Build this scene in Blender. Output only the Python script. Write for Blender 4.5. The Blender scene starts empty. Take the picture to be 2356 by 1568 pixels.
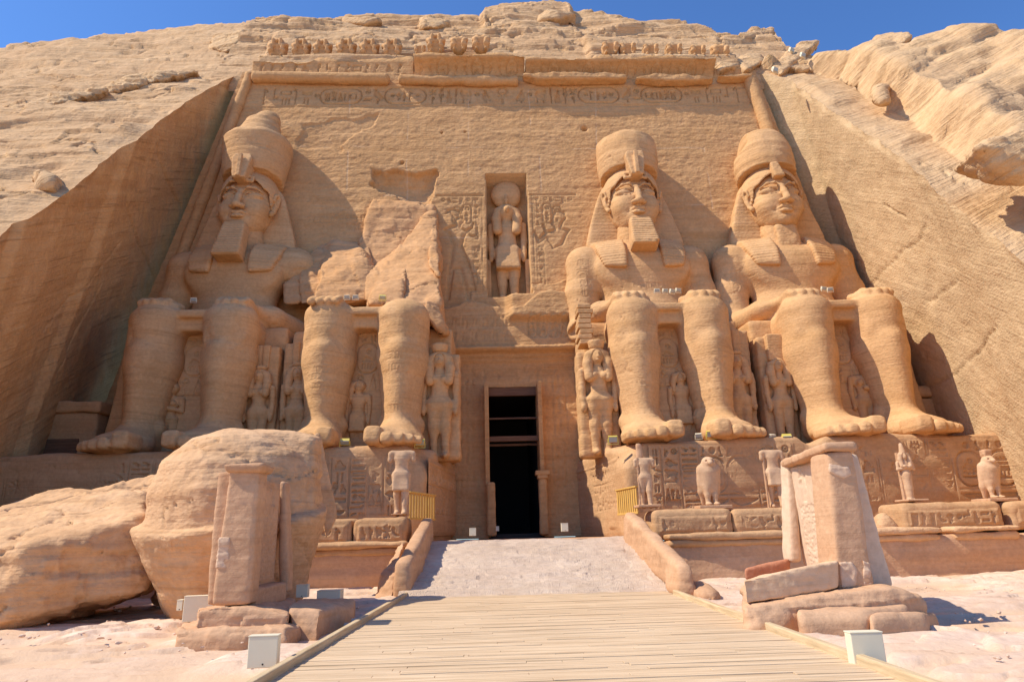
import bpy, bmesh, math, random
import numpy as np
from mathutils import Vector, Matrix
rad = math.radians
S = bpy.context.scene
COL = S.collection

# ------------------------------------------------------------------ camera
CAM = np.array([-1.3, 0.0, 1.6])
PITCH, YAW, ROLL = rad(15.75), rad(2.0), rad(1.5)
_f = np.array([math.sin(YAW)*math.cos(PITCH), math.cos(YAW)*math.cos(PITCH), math.sin(PITCH)])
_r0 = np.array([math.cos(YAW), -math.sin(YAW), 0.0]); _u0 = np.cross(_r0, _f)
_r = _r0*math.cos(ROLL) - _u0*math.sin(ROLL); _u = _u0*math.cos(ROLL) + _r0*math.sin(ROLL)
cam = bpy.data.cameras.new('camera'); cam.lens = 24; cam.sensor_width = 36
cam.clip_start = 0.1; cam.clip_end = 3000
cob = bpy.data.objects.new('camera', cam); COL.objects.link(cob)
M = Matrix(((_r[0], _u[0], -_f[0], CAM[0]), (_r[1], _u[1], -_f[1], CAM[1]), (_r[2], _u[2], -_f[2], CAM[2]), (0, 0, 0, 1)))
cob.matrix_world = M
S.camera = cob

# ------------------------------------------------------------------ light
SUN_D = Vector((0.80, 0.135, -1.0)).normalized()          # the way the sunlight travels
sun = bpy.data.lights.new('sun', 'SUN'); sun.energy = 5.0; sun.angle = rad(0.5); sun.color = (1.0, 0.905, 0.76)
sob = bpy.data.objects.new('sun', sun); COL.objects.link(sob)
sob.rotation_euler = SUN_D.to_track_quat('-Z', 'Y').to_euler()
world = bpy.data.worlds.new('World'); S.world = world; world.use_nodes = True
nt = world.node_tree; nt.nodes.clear()
sky = nt.nodes.new('ShaderNodeTexSky'); sky.sky_type = 'NISHITA'; sky.sun_disc = False
sky.sun_elevation = math.asin(-SUN_D.z); sky.sun_rotation = math.atan2(-SUN_D.x, -SUN_D.y)
sky.altitude = 0; sky.air_density = 1.0; sky.dust_density = 0.3; sky.ozone_density = 3.0
bg = nt.nodes.new('ShaderNodeBackground'); bg.inputs[1].default_value = 0.10
wo = nt.nodes.new('ShaderNodeOutputWorld')
tn = nt.nodes.new('ShaderNodeMix'); tn.data_type = 'RGBA'; tn.blend_type = 'MULTIPLY'; tn.inputs[0].default_value = 1.0; tn.inputs[7].default_value = (.88, 1.30, 1.84, 1)
nt.links.new(sky.outputs[0], tn.inputs[6]); nt.links.new(tn.outputs[2], bg.inputs[0]); nt.links.new(bg.outputs[0], wo.inputs[0])
S.view_settings.view_transform = 'Standard'; S.view_settings.look = 'None'
S.view_settings.exposure = 0.17; S.view_settings.gamma = 1.0
S.cycles.max_bounces = 8; S.cycles.diffuse_bounces = 7

# ------------------------------------------------------------------ measuring helpers (photo of 2356 x 1568)
PW, PH = 2356.0, 1568.0; PF = 24/36*PW
def ray(px, py): return _f + _r*(px-PW/2)/PF - _u*(py-PH/2)/PF
def aty(px, py, y): d = ray(px, py); return CAM + d*(y-CAM[1])/d[1]
def atz(px, py, z): d = ray(px, py); return CAM + d*(z-CAM[2])/d[2]
def atp(px, py, p0, n):
    d = ray(px, py); n = np.array(n, float); return CAM + d*np.dot(np.array(p0)-CAM, n)/np.dot(d, n)

# ------------------------------------------------------------------ noise
def _hash(i, j, k, s):
    h = (i*374761393 + j*668265263 + k*1274126177 + s*974634777) & 0xffffffff
    h = ((h ^ (h >> 13))*1274126177) & 0xffffffff
    h = ((h ^ (h >> 15))*2246822519) & 0xffffffff
    return ((h ^ (h >> 16)) & 0xffff).astype(np.float32)/65535.0
def vnoise(P, s=0):
    P = np.asarray(P, np.float64); F = np.floor(P); t = (P-F); t = t*t*(3-2*t); I = F.astype(np.int64)
    x, y, z = t[..., 0], t[..., 1], t[..., 2]; r = 0
    for a in (0, 1):
        for b in (0, 1):
            for c in (0, 1):
                w = (x if a else 1-x)*(y if b else 1-y)*(z if c else 1-z)
                r = r + w*_hash(I[..., 0]+a, I[..., 1]+b, I[..., 2]+c, s)
    return r*2-1
def fbm(P, f=1.0, o=4, s=0, g=0.5):
    P = np.asarray(P)*f; a = 1.0; r = 0
    for i in range(o):
        r = r + a*vnoise(P*(2.03**i)+i*17.3, s+i); a *= g
    return r
def sstep(a, b, x): t = np.clip((x-a)/(b-a), 0, 1); return t*t*(3-2*t)
def ledges(P, f=1.4, dip=(0.03, 0.0), warp=0.5, s=5):
    """bedding: every layer of rock sticks out by its own amount, which changes slowly along the layer"""
    b = P[..., 2]*f + P[..., 0]*dip[0]*f + P[..., 1]*dip[1]*f + warp*fbm(P, .12, 3, s)
    L = np.floor(b); t = b-L
    def amt(l): return vnoise(np.stack([P[..., 0]*.16+l*3.7, P[..., 1]*.16, l*1.31], -1), s+9)
    a0, a1 = amt(L), amt(L+1)
    return a0 + (a1-a0)*sstep(.84, 1.0, t) + .12*np.sin(t*3.1)

# ------------------------------------------------------------------ mesh making
def mesh_obj(name, V, Fc, mat, parent=None, smooth=True, attr=None):
    V = np.asarray(V, np.float32); me = bpy.data.meshes.new(name)
    if isinstance(Fc, np.ndarray):
        n, k = Fc.shape
        me.vertices.add(len(V)); me.vertices.foreach_set('co', V.ravel())
        me.loops.add(n*k); me.loops.foreach_set('vertex_index', Fc.astype(np.int32).ravel())
        me.polygons.add(n); me.polygons.foreach_set('loop_start', np.arange(0, n*k, k, dtype=np.int32))
        me.update(calc_edges=True); me.validate()
    else:
        me.from_pydata([tuple(map(float, v)) for v in V], [], Fc); me.update()
    me.polygons.foreach_set('use_smooth', np.full(len(me.polygons), smooth)); me.update()
    if attr is not None:
        a = me.attributes.new('tint', 'FLOAT', 'POINT'); a.data.foreach_set('value', np.asarray(attr, np.float32).ravel())
    me.materials.append(mat)
    o = bpy.data.objects.new(name, me); COL.objects.link(o)
    if parent is not None: o.parent = parent
    return o
def grid_faces(m, n, mask=None):
    i = np.arange(m*n).reshape(m, n)
    Fc = np.stack([i[:-1, :-1], i[:-1, 1:], i[1:, 1:], i[1:, :-1]], -1)
    return Fc[mask] if mask is not None else Fc.reshape(-1, 4)
def gnormals(G):
    a = np.gradient(G, axis=1); b = np.gradient(G, axis=0); n = np.cross(a, b)
    return n/(np.linalg.norm(n, axis=-1, keepdims=True)+1e-9)
def thing(name, label, cat, group=None, loc=(0, 0, 0), rz=0.0):
    o = bpy.data.objects.new(name, None); COL.objects.link(o); o.empty_display_size = .3
    o.location = loc; o.rotation_euler = (0, 0, rz); return tag(o, label, cat, group)
def tag(o, label, cat, group=None):
    o['label'] = label; o['category'] = cat
    if group: o['group'] = group
    return o
def structure(o): o['kind'] = 'structure'; return o
def recentre(o):
    """move a one-mesh thing's origin to its base"""
    me = o.data; n = len(me.vertices); v = np.empty(n*3, np.float32); me.vertices.foreach_get('co', v); v = v.reshape(-1, 3)
    c = np.array([v[:, 0].mean(), v[:, 1].mean(), v[:, 2].min()]); me.vertices.foreach_set('co', (v-c).ravel()); me.update()
    o.location = o.location + Vector(c); return o

# signed distance sculpting -----------------------------------------------------
class Vol:
    def __init__(s, lo, hi, h):
        s.lo = np.array(lo, float); s.h = h; s.n = np.ceil((np.array(hi)-s.lo)/h).astype(int)+1
        s.D = np.full(s.n, 9.0, np.float32); s.ax = [(s.lo[i]+np.arange(s.n[i])*h).astype(np.float32) for i in range(3)]
    def sub(s, bb, pad):
        sl = []
        for i in range(3):
            a = 0 if bb is None else int(max(0, math.floor((bb[0][i]-pad-s.lo[i])/s.h)))
            b = s.n[i] if bb is None else int(min(s.n[i], math.ceil((bb[1][i]+pad-s.lo[i])/s.h)+1))
            sl.append(slice(a, max(a, b)))
        sl = tuple(sl)
        return sl, (s.ax[0][sl[0]][:, None, None], s.ax[1][sl[1]][None, :, None], s.ax[2][sl[2]][None, None, :])
    def op(s, fn, bb=None, k=0.0, mode='u'):
        sl, P = s.sub(bb, 3*s.h+k*1.2)
        d = s.D[sl]
        if d.size == 0: return s
        e = fn(*P).astype(np.float32); e = np.broadcast_to(e, d.shape)
        if mode == 'u':
            if k > 0:
                h = np.maximum(k-np.abs(d-e), 0)/k; r = np.minimum(d, e)-h*h*k*.25
            else: r = np.minimum(d, e)
        elif mode == 's':
            e = -e
            if k > 0:
                h = np.maximum(k-np.abs(d-e), 0)/k; r = np.maximum(d, e)+h*h*k*.25
            else: r = np.maximum(d, e)
        else: r = np.maximum(d, e)
        s.D[sl] = r; return s
    # primitives: ellipsoid, tapered limb, box, polytope
    def ell(s, c, r, k=.15, mode='u'):
        c = np.array(c, float); r = np.array(r, float)
        def fn(x, y, z):
            a, b, g = (x-c[0])/r[0], (y-c[1])/r[1], (z-c[2])/r[2]
            k0 = np.sqrt(a*a+b*b+g*g); k1 = np.sqrt((a/r[0])**2+(b/r[1])**2+(g/r[2])**2)
            return k0*(k0-1)/(k1+1e-6)
        return s.op(fn, (c-r, c+r), k, mode)
    def limb(s, a, b, r1, r2, k=.15, mode='u', sc=(1, 1, 1)):
        a = np.array(a, float); b = np.array(b, float); sc = np.array(sc, float); A = a/sc; B = b/sc; ba = B-A; l2 = ba@ba; rm = max(r1, r2)
        def fn(x, y, z):
            X, Y, Z = x/sc[0]-A[0], y/sc[1]-A[1], z/sc[2]-A[2]
            t = np.clip((X*ba[0]+Y*ba[1]+Z*ba[2])/l2, 0, 1)
            return (np.sqrt((X-t*ba[0])**2+(Y-t*ba[1])**2+(Z-t*ba[2])**2)-(r1+(r2-r1)*t))*sc.min()
        return s.op(fn, (np.minimum(a, b)-rm*sc, np.maximum(a, b)+rm*sc), k, mode)
    def path(s, pts, rs, k=.15, mode='u', sc=(1, 1, 1)):
        if not hasattr(rs, '__len__'): rs = [rs]*len(pts)
        for i in range(len(pts)-1): s.limb(pts[i], pts[i+1], rs[i], rs[i+1], k, mode, sc)
        return s
    def box(s, c, hf, rnd=.05, k=.1, mode='u', rot=None):
        c = np.array(c, float); hf = np.array(hf, float); R = None if rot is None else np.array(rot, float).T
        ext = np.full(3, np.linalg.norm(hf)) if R is not None else hf
        def fn(x, y, z):
            x, y, z = x-c[0], y-c[1], z-c[2]
            if R is not None: x, y, z = (R[i, 0]*x+R[i, 1]*y+R[i, 2]*z for i in range(3))
            q = [np.abs(v)-(hf[i]-rnd) for i, v in enumerate((x, y, z))]
            return np.sqrt(sum(np.maximum(v, 0)**2 for v in q))+np.minimum(np.maximum(q[0], np.maximum(q[1], q[2])), 0)-rnd
        return s.op(fn, (c-ext, c+ext), k, mode)
    def hull(s, pts, rnd=.1, k=.1, mode='u'):
        pl, lo, hi = hull_planes(pts)
        def fn(x, y, z):
            r = None
            for n, d in pl:
                v = n[0]*x+n[1]*y+n[2]*z-d+rnd
                if r is None: r = v
                else:
                    h = np.maximum(2*rnd-np.abs(r-v), 0); r = np.maximum(r, v)+h*h/(8*rnd+1e-6)
            return r-rnd
        return s.op(fn, (lo, hi), k, mode)
    def mesh(s):
        D = s.D.copy()
        for a in range(3):
            for e in (0, -1):
                ix = [slice(None)]*3; ix[a] = e; D[tuple(ix)] = np.maximum(D[tuple(ix)], s.h*.5)
        sg = D < 0; n = D.shape
        cnt = np.zeros(tuple(np.array(n)-1), np.uint8)
        for dx in (0, 1):
            for dy in (0, 1):
                for dz in (0, 1): cnt += sg[dx:n[0]-1+dx, dy:n[1]-1+dy, dz:n[2]-1+dz]
        act = (cnt > 0) & (cnt < 8); I = np.argwhere(act)
        if len(I) == 0: raise ValueError('empty volume %s %s' % (s.lo, s.n*s.h))
        idx = np.full(act.shape, -1, np.int64); idx[act] = np.arange(len(I))
        acc = np.zeros((len(I), 3)); num = np.zeros(len(I))
        cs = [(a, b, c) for a in (0, 1) for b in (0, 1) for c in (0, 1)]
        val = {c: D[I[:, 0]+c[0], I[:, 1]+c[1], I[:, 2]+c[2]] for c in cs}
        for c in cs:
            for a in range(3):
                if c[a] == 0:
                    e = list(c); e[a] = 1; e = tuple(e); d0, d1 = val[c], val[e]; m = (d0 < 0) != (d1 < 0)
                    t = np.where(m, d0/np.where(m, d0-d1, 1), 0); p = np.array(c, float)[None, :].repeat(len(I), 0); p[:, a] = t
                    acc[m] += p[m]; num[m] += 1
        V = s.lo+(I+acc/np.maximum(num, 1)[:, None])*s.h
        Q = []
        for a in range(3):
            b, c = (a+1) % 3, (a+2) % 3
            lo_ = [slice(None)]*3; hi_ = [slice(None)]*3
            lo_[a] = slice(0, n[a]-1); hi_[a] = slice(1, n[a])
            for q in (b, c): lo_[q] = slice(1, n[q]-1); hi_[q] = slice(1, n[q]-1)
            s0, s1 = sg[tuple(lo_)], sg[tuple(hi_)]
            E = np.argwhere(s0 != s1); inside = s0[s0 != s1]
            for q in (b, c): E[:, q] += 1
            def at(db, dc):
                J = E.copy(); J[:, b] += db; J[:, c] += dc; return idx[J[:, 0], J[:, 1], J[:, 2]]
            q = np.stack([at(-1, -1), at(0, -1), at(0, 0), at(-1, 0)], -1)
            q[~inside] = q[~inside][:, ::-1]; Q.append(q)
        return V, np.concatenate(Q)
def hull_planes(pts):
    bm = bmesh.new()
    for p in pts: bm.verts.new(p)
    bmesh.ops.convex_hull(bm, input=bm.verts)
    cen = np.mean(np.array(pts, float), 0); pl = []
    for f in bm.faces:
        n = np.array(f.normal); 
        if np.linalg.norm(n) < .5: continue
        d = n@np.array(f.verts[0].co)
        if n@cen > d: n, d = -n, -d
        if not any(np.dot(n, m) > .9995 and abs(d-e) < .01 for m, e in pl): pl.append((n, d))
    bm.free(); A = np.array(pts, float)
    return pl, A.min(0), A.max(0)
def vnormals(V, Q):
    n = np.cross(V[Q[:, 2]]-V[Q[:, 0]], V[Q[:, 3]]-V[Q[:, 1]]); N = np.zeros_like(V)
    for i in range(Q.shape[1]):
        for a in range(3): N[:, a] += np.bincount(Q[:, i], n[:, a], len(V))
    return N/(np.linalg.norm(N, axis=1, keepdims=True)+1e-9)
def relax(V, Q, it=1, w=.5):
    for _ in range(it):
        A = np.zeros_like(V); c = np.zeros(len(V))
        for i in range(4):
            a, b = Q[:, i], Q[:, (i+1) % 4]
            for q in range(3): A[:, q] += np.bincount(a, V[b][:, q], len(V))+np.bincount(b, V[a][:, q], len(V))
            c += np.bincount(a, minlength=len(V))+np.bincount(b, minlength=len(V))
        V = V*(1-w)+w*A/np.maximum(c, 1)[:, None]
    return V
def rough(V, Q, amp=.03, f=2.0, o=4, s=0, layers=0.0, lf=3.0, off=(0, 0, 0), blk=0.0, bs=(1.2, .5), crk=0.0):
    N = vnormals(V, Q); W = V+np.array(off); d = amp*fbm(W, f, o, s)
    if blk: d = d+blk*blocks(W, bs[0], bs[1], s+2)+.5*blk*blocks(W+.7, bs[0]*.4, bs[1]*.4, s+6)
    if layers: d = d+layers*ledges(W, lf, s=s+3)*(1-np.abs(N[:, 2]))
    if crk: d = d-crk*np.exp(-(fbm(W*np.array([1, 1, 2.4]), .42, 4, s+31)/.03)**2)*sstep(-.1, .2, fbm(W, .3, 2, s+33))
    return V+N*d[:, None]
def vol_obj(name, vol, mat, parent=None, it=1, **kw):
    V, Q = vol.mesh(); V = relax(V, Q, it)
    if kw: V = rough(V, Q, **kw)
    return mesh_obj(name, V, Q, mat, parent)
def rock(name, pts, mat, parent=None, h=.08, rnd=.12, amp=.05, f=1.2, o=4, s=0, layers=.03, lf=3.0, extra=None, it=1, blk=0.0, bs=(1.2, .5), crk=0.0):
    """a rough stone with the hull of the given points"""
    A = np.array(pts, float); V = Vol(A.min(0)-4*h, A.max(0)+4*h, h); V.hull(pts, rnd)
    if extra: extra(V)
    return vol_obj(name, V, mat, parent, it, amp=amp, f=f, o=o, s=s, layers=layers, lf=lf, blk=blk, bs=bs, crk=crk)
def frust(c, b, t, z0, z1, dt=(0, 0)):
    """eight corners of a tapered block: half sizes b at z0 and t at z1"""
    return [(c[0]+sx*b[0], c[1]+sy*b[1], z0) for sx in (-1, 1) for sy in (-1, 1)] + [(c[0]+dt[0]+sx*t[0], c[1]+dt[1]+sy*t[1], z1) for sx in (-1, 1) for sy in (-1, 1)]
def lathe(name, prof, mat, parent=None, c=(0, 0, 0), n=96, sy=1.0, **kw):
    P = np.array(prof, float); T = np.linspace(0, len(P)-1, (len(P)-1)*8+1); i = np.minimum(T.astype(int), len(P)-2); t = (T-i)[:, None]
    P = P[i]*(1-t)+P[i+1]*t; P[1:-1] = (P[:-2]+2*P[1:-1]+P[2:])/4
    a = np.linspace(0, 2*math.pi, n, endpoint=False)
    V = np.stack([P[:, :1]*np.cos(a)+c[0], P[:, :1]*np.sin(a)*sy+c[1], P[:, 1:]+0*a+c[2]], -1); m = len(P)
    k = np.arange(m*n).reshape(m, n); k2 = np.roll(k, -1, 1)
    Q = np.stack([k[:-1], k2[:-1], k2[1:], k[1:]], -1).reshape(-1, 4); V = V.reshape(-1, 3)
    if kw: V = rough(V, Q, **kw)
    return mesh_obj(name, V, Q, mat, parent)
def boxes(name, items, mat, parent=None, bev=.01, M=None):
    """one mesh of bevelled boxes given as (centre, half sizes[, euler])"""
    bm = bmesh.new()
    for it in items:
        m = Matrix.Translation(it[0])
        if len(it) > 2:
            from mathutils import Euler
            m = m @ Euler(it[2]).to_matrix().to_4x4()
        m = m @ Matrix.Diagonal((it[1][0]*2, it[1][1]*2, it[1][2]*2, 1))
        bmesh.ops.create_cube(bm, size=1, matrix=m)
    if bev: bmesh.ops.bevel(bm, geom=list(bm.edges), offset=bev, segments=2, affect='EDGES', profile=.5)
    me = bpy.data.meshes.new(name); bm.to_mesh(me); bm.free(); me.materials.append(mat)
    o = bpy.data.objects.new(name, me); COL.objects.link(o)
    if parent is not None: o.parent = parent
    return o
def copy_tree(o, parent=None):
    c = o.copy(); COL.objects.link(c)
    if parent is not None: c.parent = parent
    for ch in list(o.children): copy_tree(ch, c)
    return c
def tube(name, pts, r, mat, parent=None, n=6):
    bm = bmesh.new(); pts = [Vector(p) for p in pts]; rings = []
    for i, p in enumerate(pts):
        d = (pts[min(i+1, len(pts)-1)]-pts[max(i-1, 0)]).normalized(); u = d.orthogonal().normalized(); v = d.cross(u)
        rings.append([bm.verts.new(p+(u*math.cos(a)+v*math.sin(a))*r) for a in [k*2*math.pi/n for k in range(n)]])
    for A, B in zip(rings, rings[1:]):
        for k in range(n): bm.faces.new((A[k], A[(k+1) % n], B[(k+1) % n], B[k]))
    bm.faces.new(rings[0][::-1]); bm.faces.new(rings[-1])
    me = bpy.data.meshes.new(name); bm.to_mesh(me); bm.free(); me.materials.append(mat)
    o = bpy.data.objects.new(name, me); COL.objects.link(o)
    if parent is not None: o.parent = parent
    return o

# ------------------------------------------------------------------ materials
def blocks(P, w=3.0, hgt=1.0, s=0, dip=(0, 0)):
    """jointed rock: staggered blocks, each standing out by its own amount"""
    q = fbm(P, .25, 4, s)*.35; b = P[..., 2]/hgt+P[..., 0]*dip[0]/hgt+P[..., 1]*dip[1]/hgt+q*1.6; L = np.floor(b).astype(np.int64)
    c = np.floor((P[..., 0]+.6*P[..., 1])/w+_hash(L, L*0, L*0, s)*7+q*1.3).astype(np.int64)
    return _hash(L, c, L*0+3, s+1)*2-1
def stone(name, c1, c2, c3, band=1.0, bump=.5, bd=.06, fine=9.0, sc=(1, 1, 1), tint=None, dip=0.0, dipx=0.0, pits=0.0, rough_=.95):
    """weathered sandstone: bedding bands, broad patches, grain and pits, all from world position"""
    m = bpy.data.materials.new(name); m.use_nodes = True; t = m.node_tree; N = t.nodes; L = t.links; N.clear()
    out = N.new('ShaderNodeOutputMaterial'); b = N.new('ShaderNodeBsdfPrincipled'); L.new(b.outputs[0], out.inputs[0])
    b.inputs['Roughness'].default_value = rough_; b.inputs['Specular IOR Level'].default_value = .15
    g = N.new('ShaderNodeNewGeometry')
    def noise(scale, detail, r=.55, vec=None, mul=(1, 1, 1), rot=(0, 0, 0), dist=0.0):
        mp = N.new('ShaderNodeMapping'); mp.vector_type = 'TEXTURE'; mp.inputs['Scale'].default_value = tuple(1/q for q in mul); mp.inputs['Rotation'].default_value = rot; L.new(g.outputs['Position'], mp.inputs[0])
        n = N.new('ShaderNodeTexNoise'); n.inputs['Scale'].default_value = scale; n.inputs['Detail'].default_value = detail; n.inputs['Roughness'].default_value = r
        n.inputs['Distortion'].default_value = dist; L.new(mp.outputs[0], n.inputs['Vector']); return n.outputs['Fac']
    def ramp(f, a, b_):
        r = N.new('ShaderNodeMapRange'); r.inputs[1].default_value = a; r.inputs[2].default_value = b_; L.new(f, r.inputs[0]); return r.outputs[0]
    def mix(f, a, b_):
        x = N.new('ShaderNodeMix'); x.data_type = 'RGBA'
        if isinstance(f, float): x.inputs[0].default_value = f
        else: L.new(f, x.inputs[0])
        for k, v in ((6, a), (7, b_)):
            if isinstance(v, tuple): x.inputs[k].default_value = (*v, 1)
            else: L.new(v, x.inputs[k])
        return x.outputs[2]
    def math_(op, a, b_):
        x = N.new('ShaderNodeMath'); x.operation = op
        for k, v in enumerate((a, b_)):
            if isinstance(v, (int, float)): x.inputs[k].default_value = v
            else: L.new(v, x.inputs[k])
        return x.outputs[0]
    beds = noise(1.1, 6, .6, mul=(.10*sc[0], .10*sc[1], 1.9*sc[2]), rot=(dipx, dip, 0), dist=.35)
    beds2 = noise(4.0, 4, .6, mul=(.08*sc[0], .08*sc[1], 1.7*sc[2]), rot=(dipx, dip, 0), dist=.3)
    patch = noise(.22, 5, .6); grain = noise(fine, 6, .65)
    c = mix(ramp(beds, .35, .68), c1, c2)
    c = mix(ramp(patch, .42, .72), c, c3)
    p2 = ramp(noise(.75, 4, .55), .56, .63); p2 = math_('MULTIPLY', p2, .30); c = mix(p2, c, tuple(min(1, v*1.12+.02) for v in c2))
    p3 = ramp(noise(.5, 5, .6, mul=(1, 1, .45)), .58, .74); p3 = math_('MULTIPLY', p3, .35); c = mix(p3, c, tuple(v*.74 for v in c1))
    dk = tuple(v*.62 for v in c1)
    x = ramp(beds2, .56, .70); x = math_('MULTIPLY', x, .55*band); c = mix(x, c, dk)
    x = ramp(grain, .50, .78); x = math_('MULTIPLY', x, .45); c = mix(x, c, tuple(v*.7 for v in c1))
    x = ramp(grain, .48, .24); x = math_('MULTIPLY', x, .35); c = mix(x, c, tuple(min(1, v*1.25) for v in c2))
    if tint is not None:
        a = N.new('ShaderNodeAttribute'); a.attribute_name = 'tint'; c = mix(a.outputs['Fac'], c, tint)
    L.new(c, b.inputs['Base Color'])
    h = math_('MULTIPLY', grain, .5); h = math_('ADD', h, math_('MULTIPLY', beds2, .9*band)); h = math_('ADD', h, math_('MULTIPLY', noise(2.3, 6, .62), 1.0))
    if pits:
        vo = N.new('ShaderNodeTexVoronoi'); vo.inputs['Scale'].default_value = 5.0; mp = N.new('ShaderNodeMapping'); mp.inputs['Scale'].default_value = (1.2*sc[0], 1.2*sc[1], 2.2*sc[2])
        L.new(g.outputs['Position'], mp.inputs[0]); L.new(mp.outputs[0], vo.inputs['Vector'])
        h = math_('ADD', h, math_('MULTIPLY', vo.outputs['Distance'], pits))
    bp = N.new('ShaderNodeBump'); bp.inputs['Strength'].default_value = bump; bp.inputs['Distance'].default_value = bd
    L.new(h, bp.inputs['Height']); L.new(bp.outputs[0], b.inputs['Normal'])
    return m
def plain(name, col, r=.6, metal=0.0, var=.1, scale=6.0, bump=.0):
    m = bpy.data.materials.new(name); m.use_nodes = True; t = m.node_tree; b = t.nodes['Principled BSDF']
    b.inputs['Roughness'].default_value = r; b.inputs['Metallic'].default_value = metal
    n = t.nodes.new('ShaderNodeTexNoise'); n.inputs['Scale'].default_value = scale; n.inputs['Detail'].default_value = 5
    g = t.nodes.new('ShaderNodeNewGeometry'); t.links.new(g.outputs['Position'], n.inputs['Vector'])
    x = t.nodes.new('ShaderNodeMix'); x.data_type = 'RGBA'; t.links.new(n.outputs['Fac'], x.inputs[0])
    x.inputs[6].default_value = (*[v*(1-var) for v in col], 1); x.inputs[7].default_value = (*[min(1, v*(1+var)) for v in col], 1)
    t.links.new(x.outputs[2], b.inputs['Base Color'])
    if bump:
        bp = t.nodes.new('ShaderNodeBump'); bp.inputs['Strength'].default_value = bump; bp.inputs['Distance'].default_value = .02
        t.links.new(n.outputs['Fac'], bp.inputs['Height']); t.links.new(bp.outputs[0], b.inputs['Normal'])
    return m
def wood(name, c1, c2, axis=(.3, 8, 8), sc=2.0):
    m = bpy.data.materials.new(name); m.use_nodes = True; t = m.node_tree; b = t.nodes['Principled BSDF']; b.inputs['Roughness'].default_value = .8
    g = t.nodes.new('ShaderNodeNewGeometry'); mp = t.nodes.new('ShaderNodeMapping'); mp.inputs['Scale'].default_value = axis
    t.links.new(g.outputs['Position'], mp.inputs[0]); n = t.nodes.new('ShaderNodeTexNoise'); n.inputs['Scale'].default_value = sc; n.inputs['Detail'].default_value = 7; n.inputs['Roughness'].default_value = .65
    t.links.new(mp.outputs[0], n.inputs['Vector']); r = t.nodes.new('ShaderNodeMapRange'); r.inputs[1].default_value = .35; r.inputs[2].default_value = .68; t.links.new(n.outputs['Fac'], r.inputs[0])
    x = t.nodes.new('ShaderNodeMix'); x.data_type = 'RGBA'; t.links.new(r.outputs[0], x.inputs[0]); x.inputs[6].default_value = (*c1, 1); x.inputs[7].default_value = (*c2, 1)
    t.links.new(x.outputs[2], b.inputs['Base Color'])
    bp = t.nodes.new('ShaderNodeBump'); bp.inputs['Strength'].default_value = .4; bp.inputs['Distance'].default_value = .02; t.links.new(n.outputs['Fac'], bp.inputs['Height']); t.links.new(bp.outputs[0], b.inputs['Normal'])
    return m
MS = stone('statue_sandstone', (.53, .298, .128), (.65, .388, .185), (.59, .352, .172), band=.75, bump=.7, bd=.05, fine=7.0, pits=.3)
MW = stone('facade_sandstone', (.515, .282, .118), (.615, .36, .162), (.56, .328, .152), band=.7, bump=.9, fine=5.0, tint=(.66, .47, .30), pits=.3)
MC = stone('cliff_sandstone', (.49, .295, .145), (.65, .43, .235), (.55, .335, .17), band=1.2, bump=.7, bd=.15, fine=3.0, pits=.2)
MBD = stone('bedded_sandstone', (.53, .33, .165), (.68, .46, .25), (.59, .38, .205), band=1.2, bump=.7, bd=.16, fine=3.0, dip=-.5, pits=.1)
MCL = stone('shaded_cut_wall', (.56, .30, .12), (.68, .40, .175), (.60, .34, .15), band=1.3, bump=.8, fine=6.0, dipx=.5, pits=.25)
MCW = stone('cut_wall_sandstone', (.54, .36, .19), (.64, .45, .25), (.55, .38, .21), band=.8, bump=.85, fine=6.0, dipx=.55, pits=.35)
MP = stone('pedestal_sandstone', (.47, .265, .125), (.58, .355, .185), (.52, .31, .16), band=.6, bump=.8, bd=.05, fine=7.0)
MPK = stone('pink_sandstone', (.50, .285, .155), (.61, .38, .225), (.55, .325, .185), band=.5, bump=.8, bd=.04, fine=7.0, pits=.15)
MBR = stone('boulder_sandstone', (.53, .30, .145), (.66, .42, .235), (.61, .37, .20), band=.9, bump=.7, fine=5.0, pits=.4)
MPL = stone('pale_dressed_stone', (.62, .44, .29), (.72, .55, .39), (.65, .46, .31), band=.3, bump=.4, fine=8.0)
MRED = stone('red_sandstone', (.42, .17, .09), (.50, .23, .13), (.46, .20, .12), band=.3, bump=.5)
MG = stone('ground_rock', (.56, .385, .27), (.78, .60, .46), (.68, .49, .36), band=.1, bump=.7, bd=.05, fine=6.0, tint=(.62, .42, .27), sc=(4, 4, .5))
MRP = stone('ramp_rock', (.52, .385, .28), (.68, .535, .405), (.60, .455, .35), band=.1, bump=.8, fine=5.0, sc=(5, 5, .4), pits=.6)
MYL = plain('yellow_lamp_paint', (.62, .50, .10), .45)
MCR = plain('cream_lamp_paint', (.74, .67, .48), .5, var=.05)
MGL = plain('lamp_glass', (.35, .36, .33), .15)
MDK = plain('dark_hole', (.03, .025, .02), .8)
MWY = wood('yellow_wood', (.55, .30, .06), (.68, .42, .11), (6, 6, .8))
MWD = wood('dark_wood', (.13, .06, .03), (.22, .11, .055), (.5, 6, 6))
MBW = wood('boardwalk_wood', (.47, .32, .18), (.74, .55, .35), (.3, 7, 7), 2.2)
MBE = wood('edge_beam_wood', (.45, .32, .17), (.68, .51, .30), (8, .5, 8), 2.0)
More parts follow.
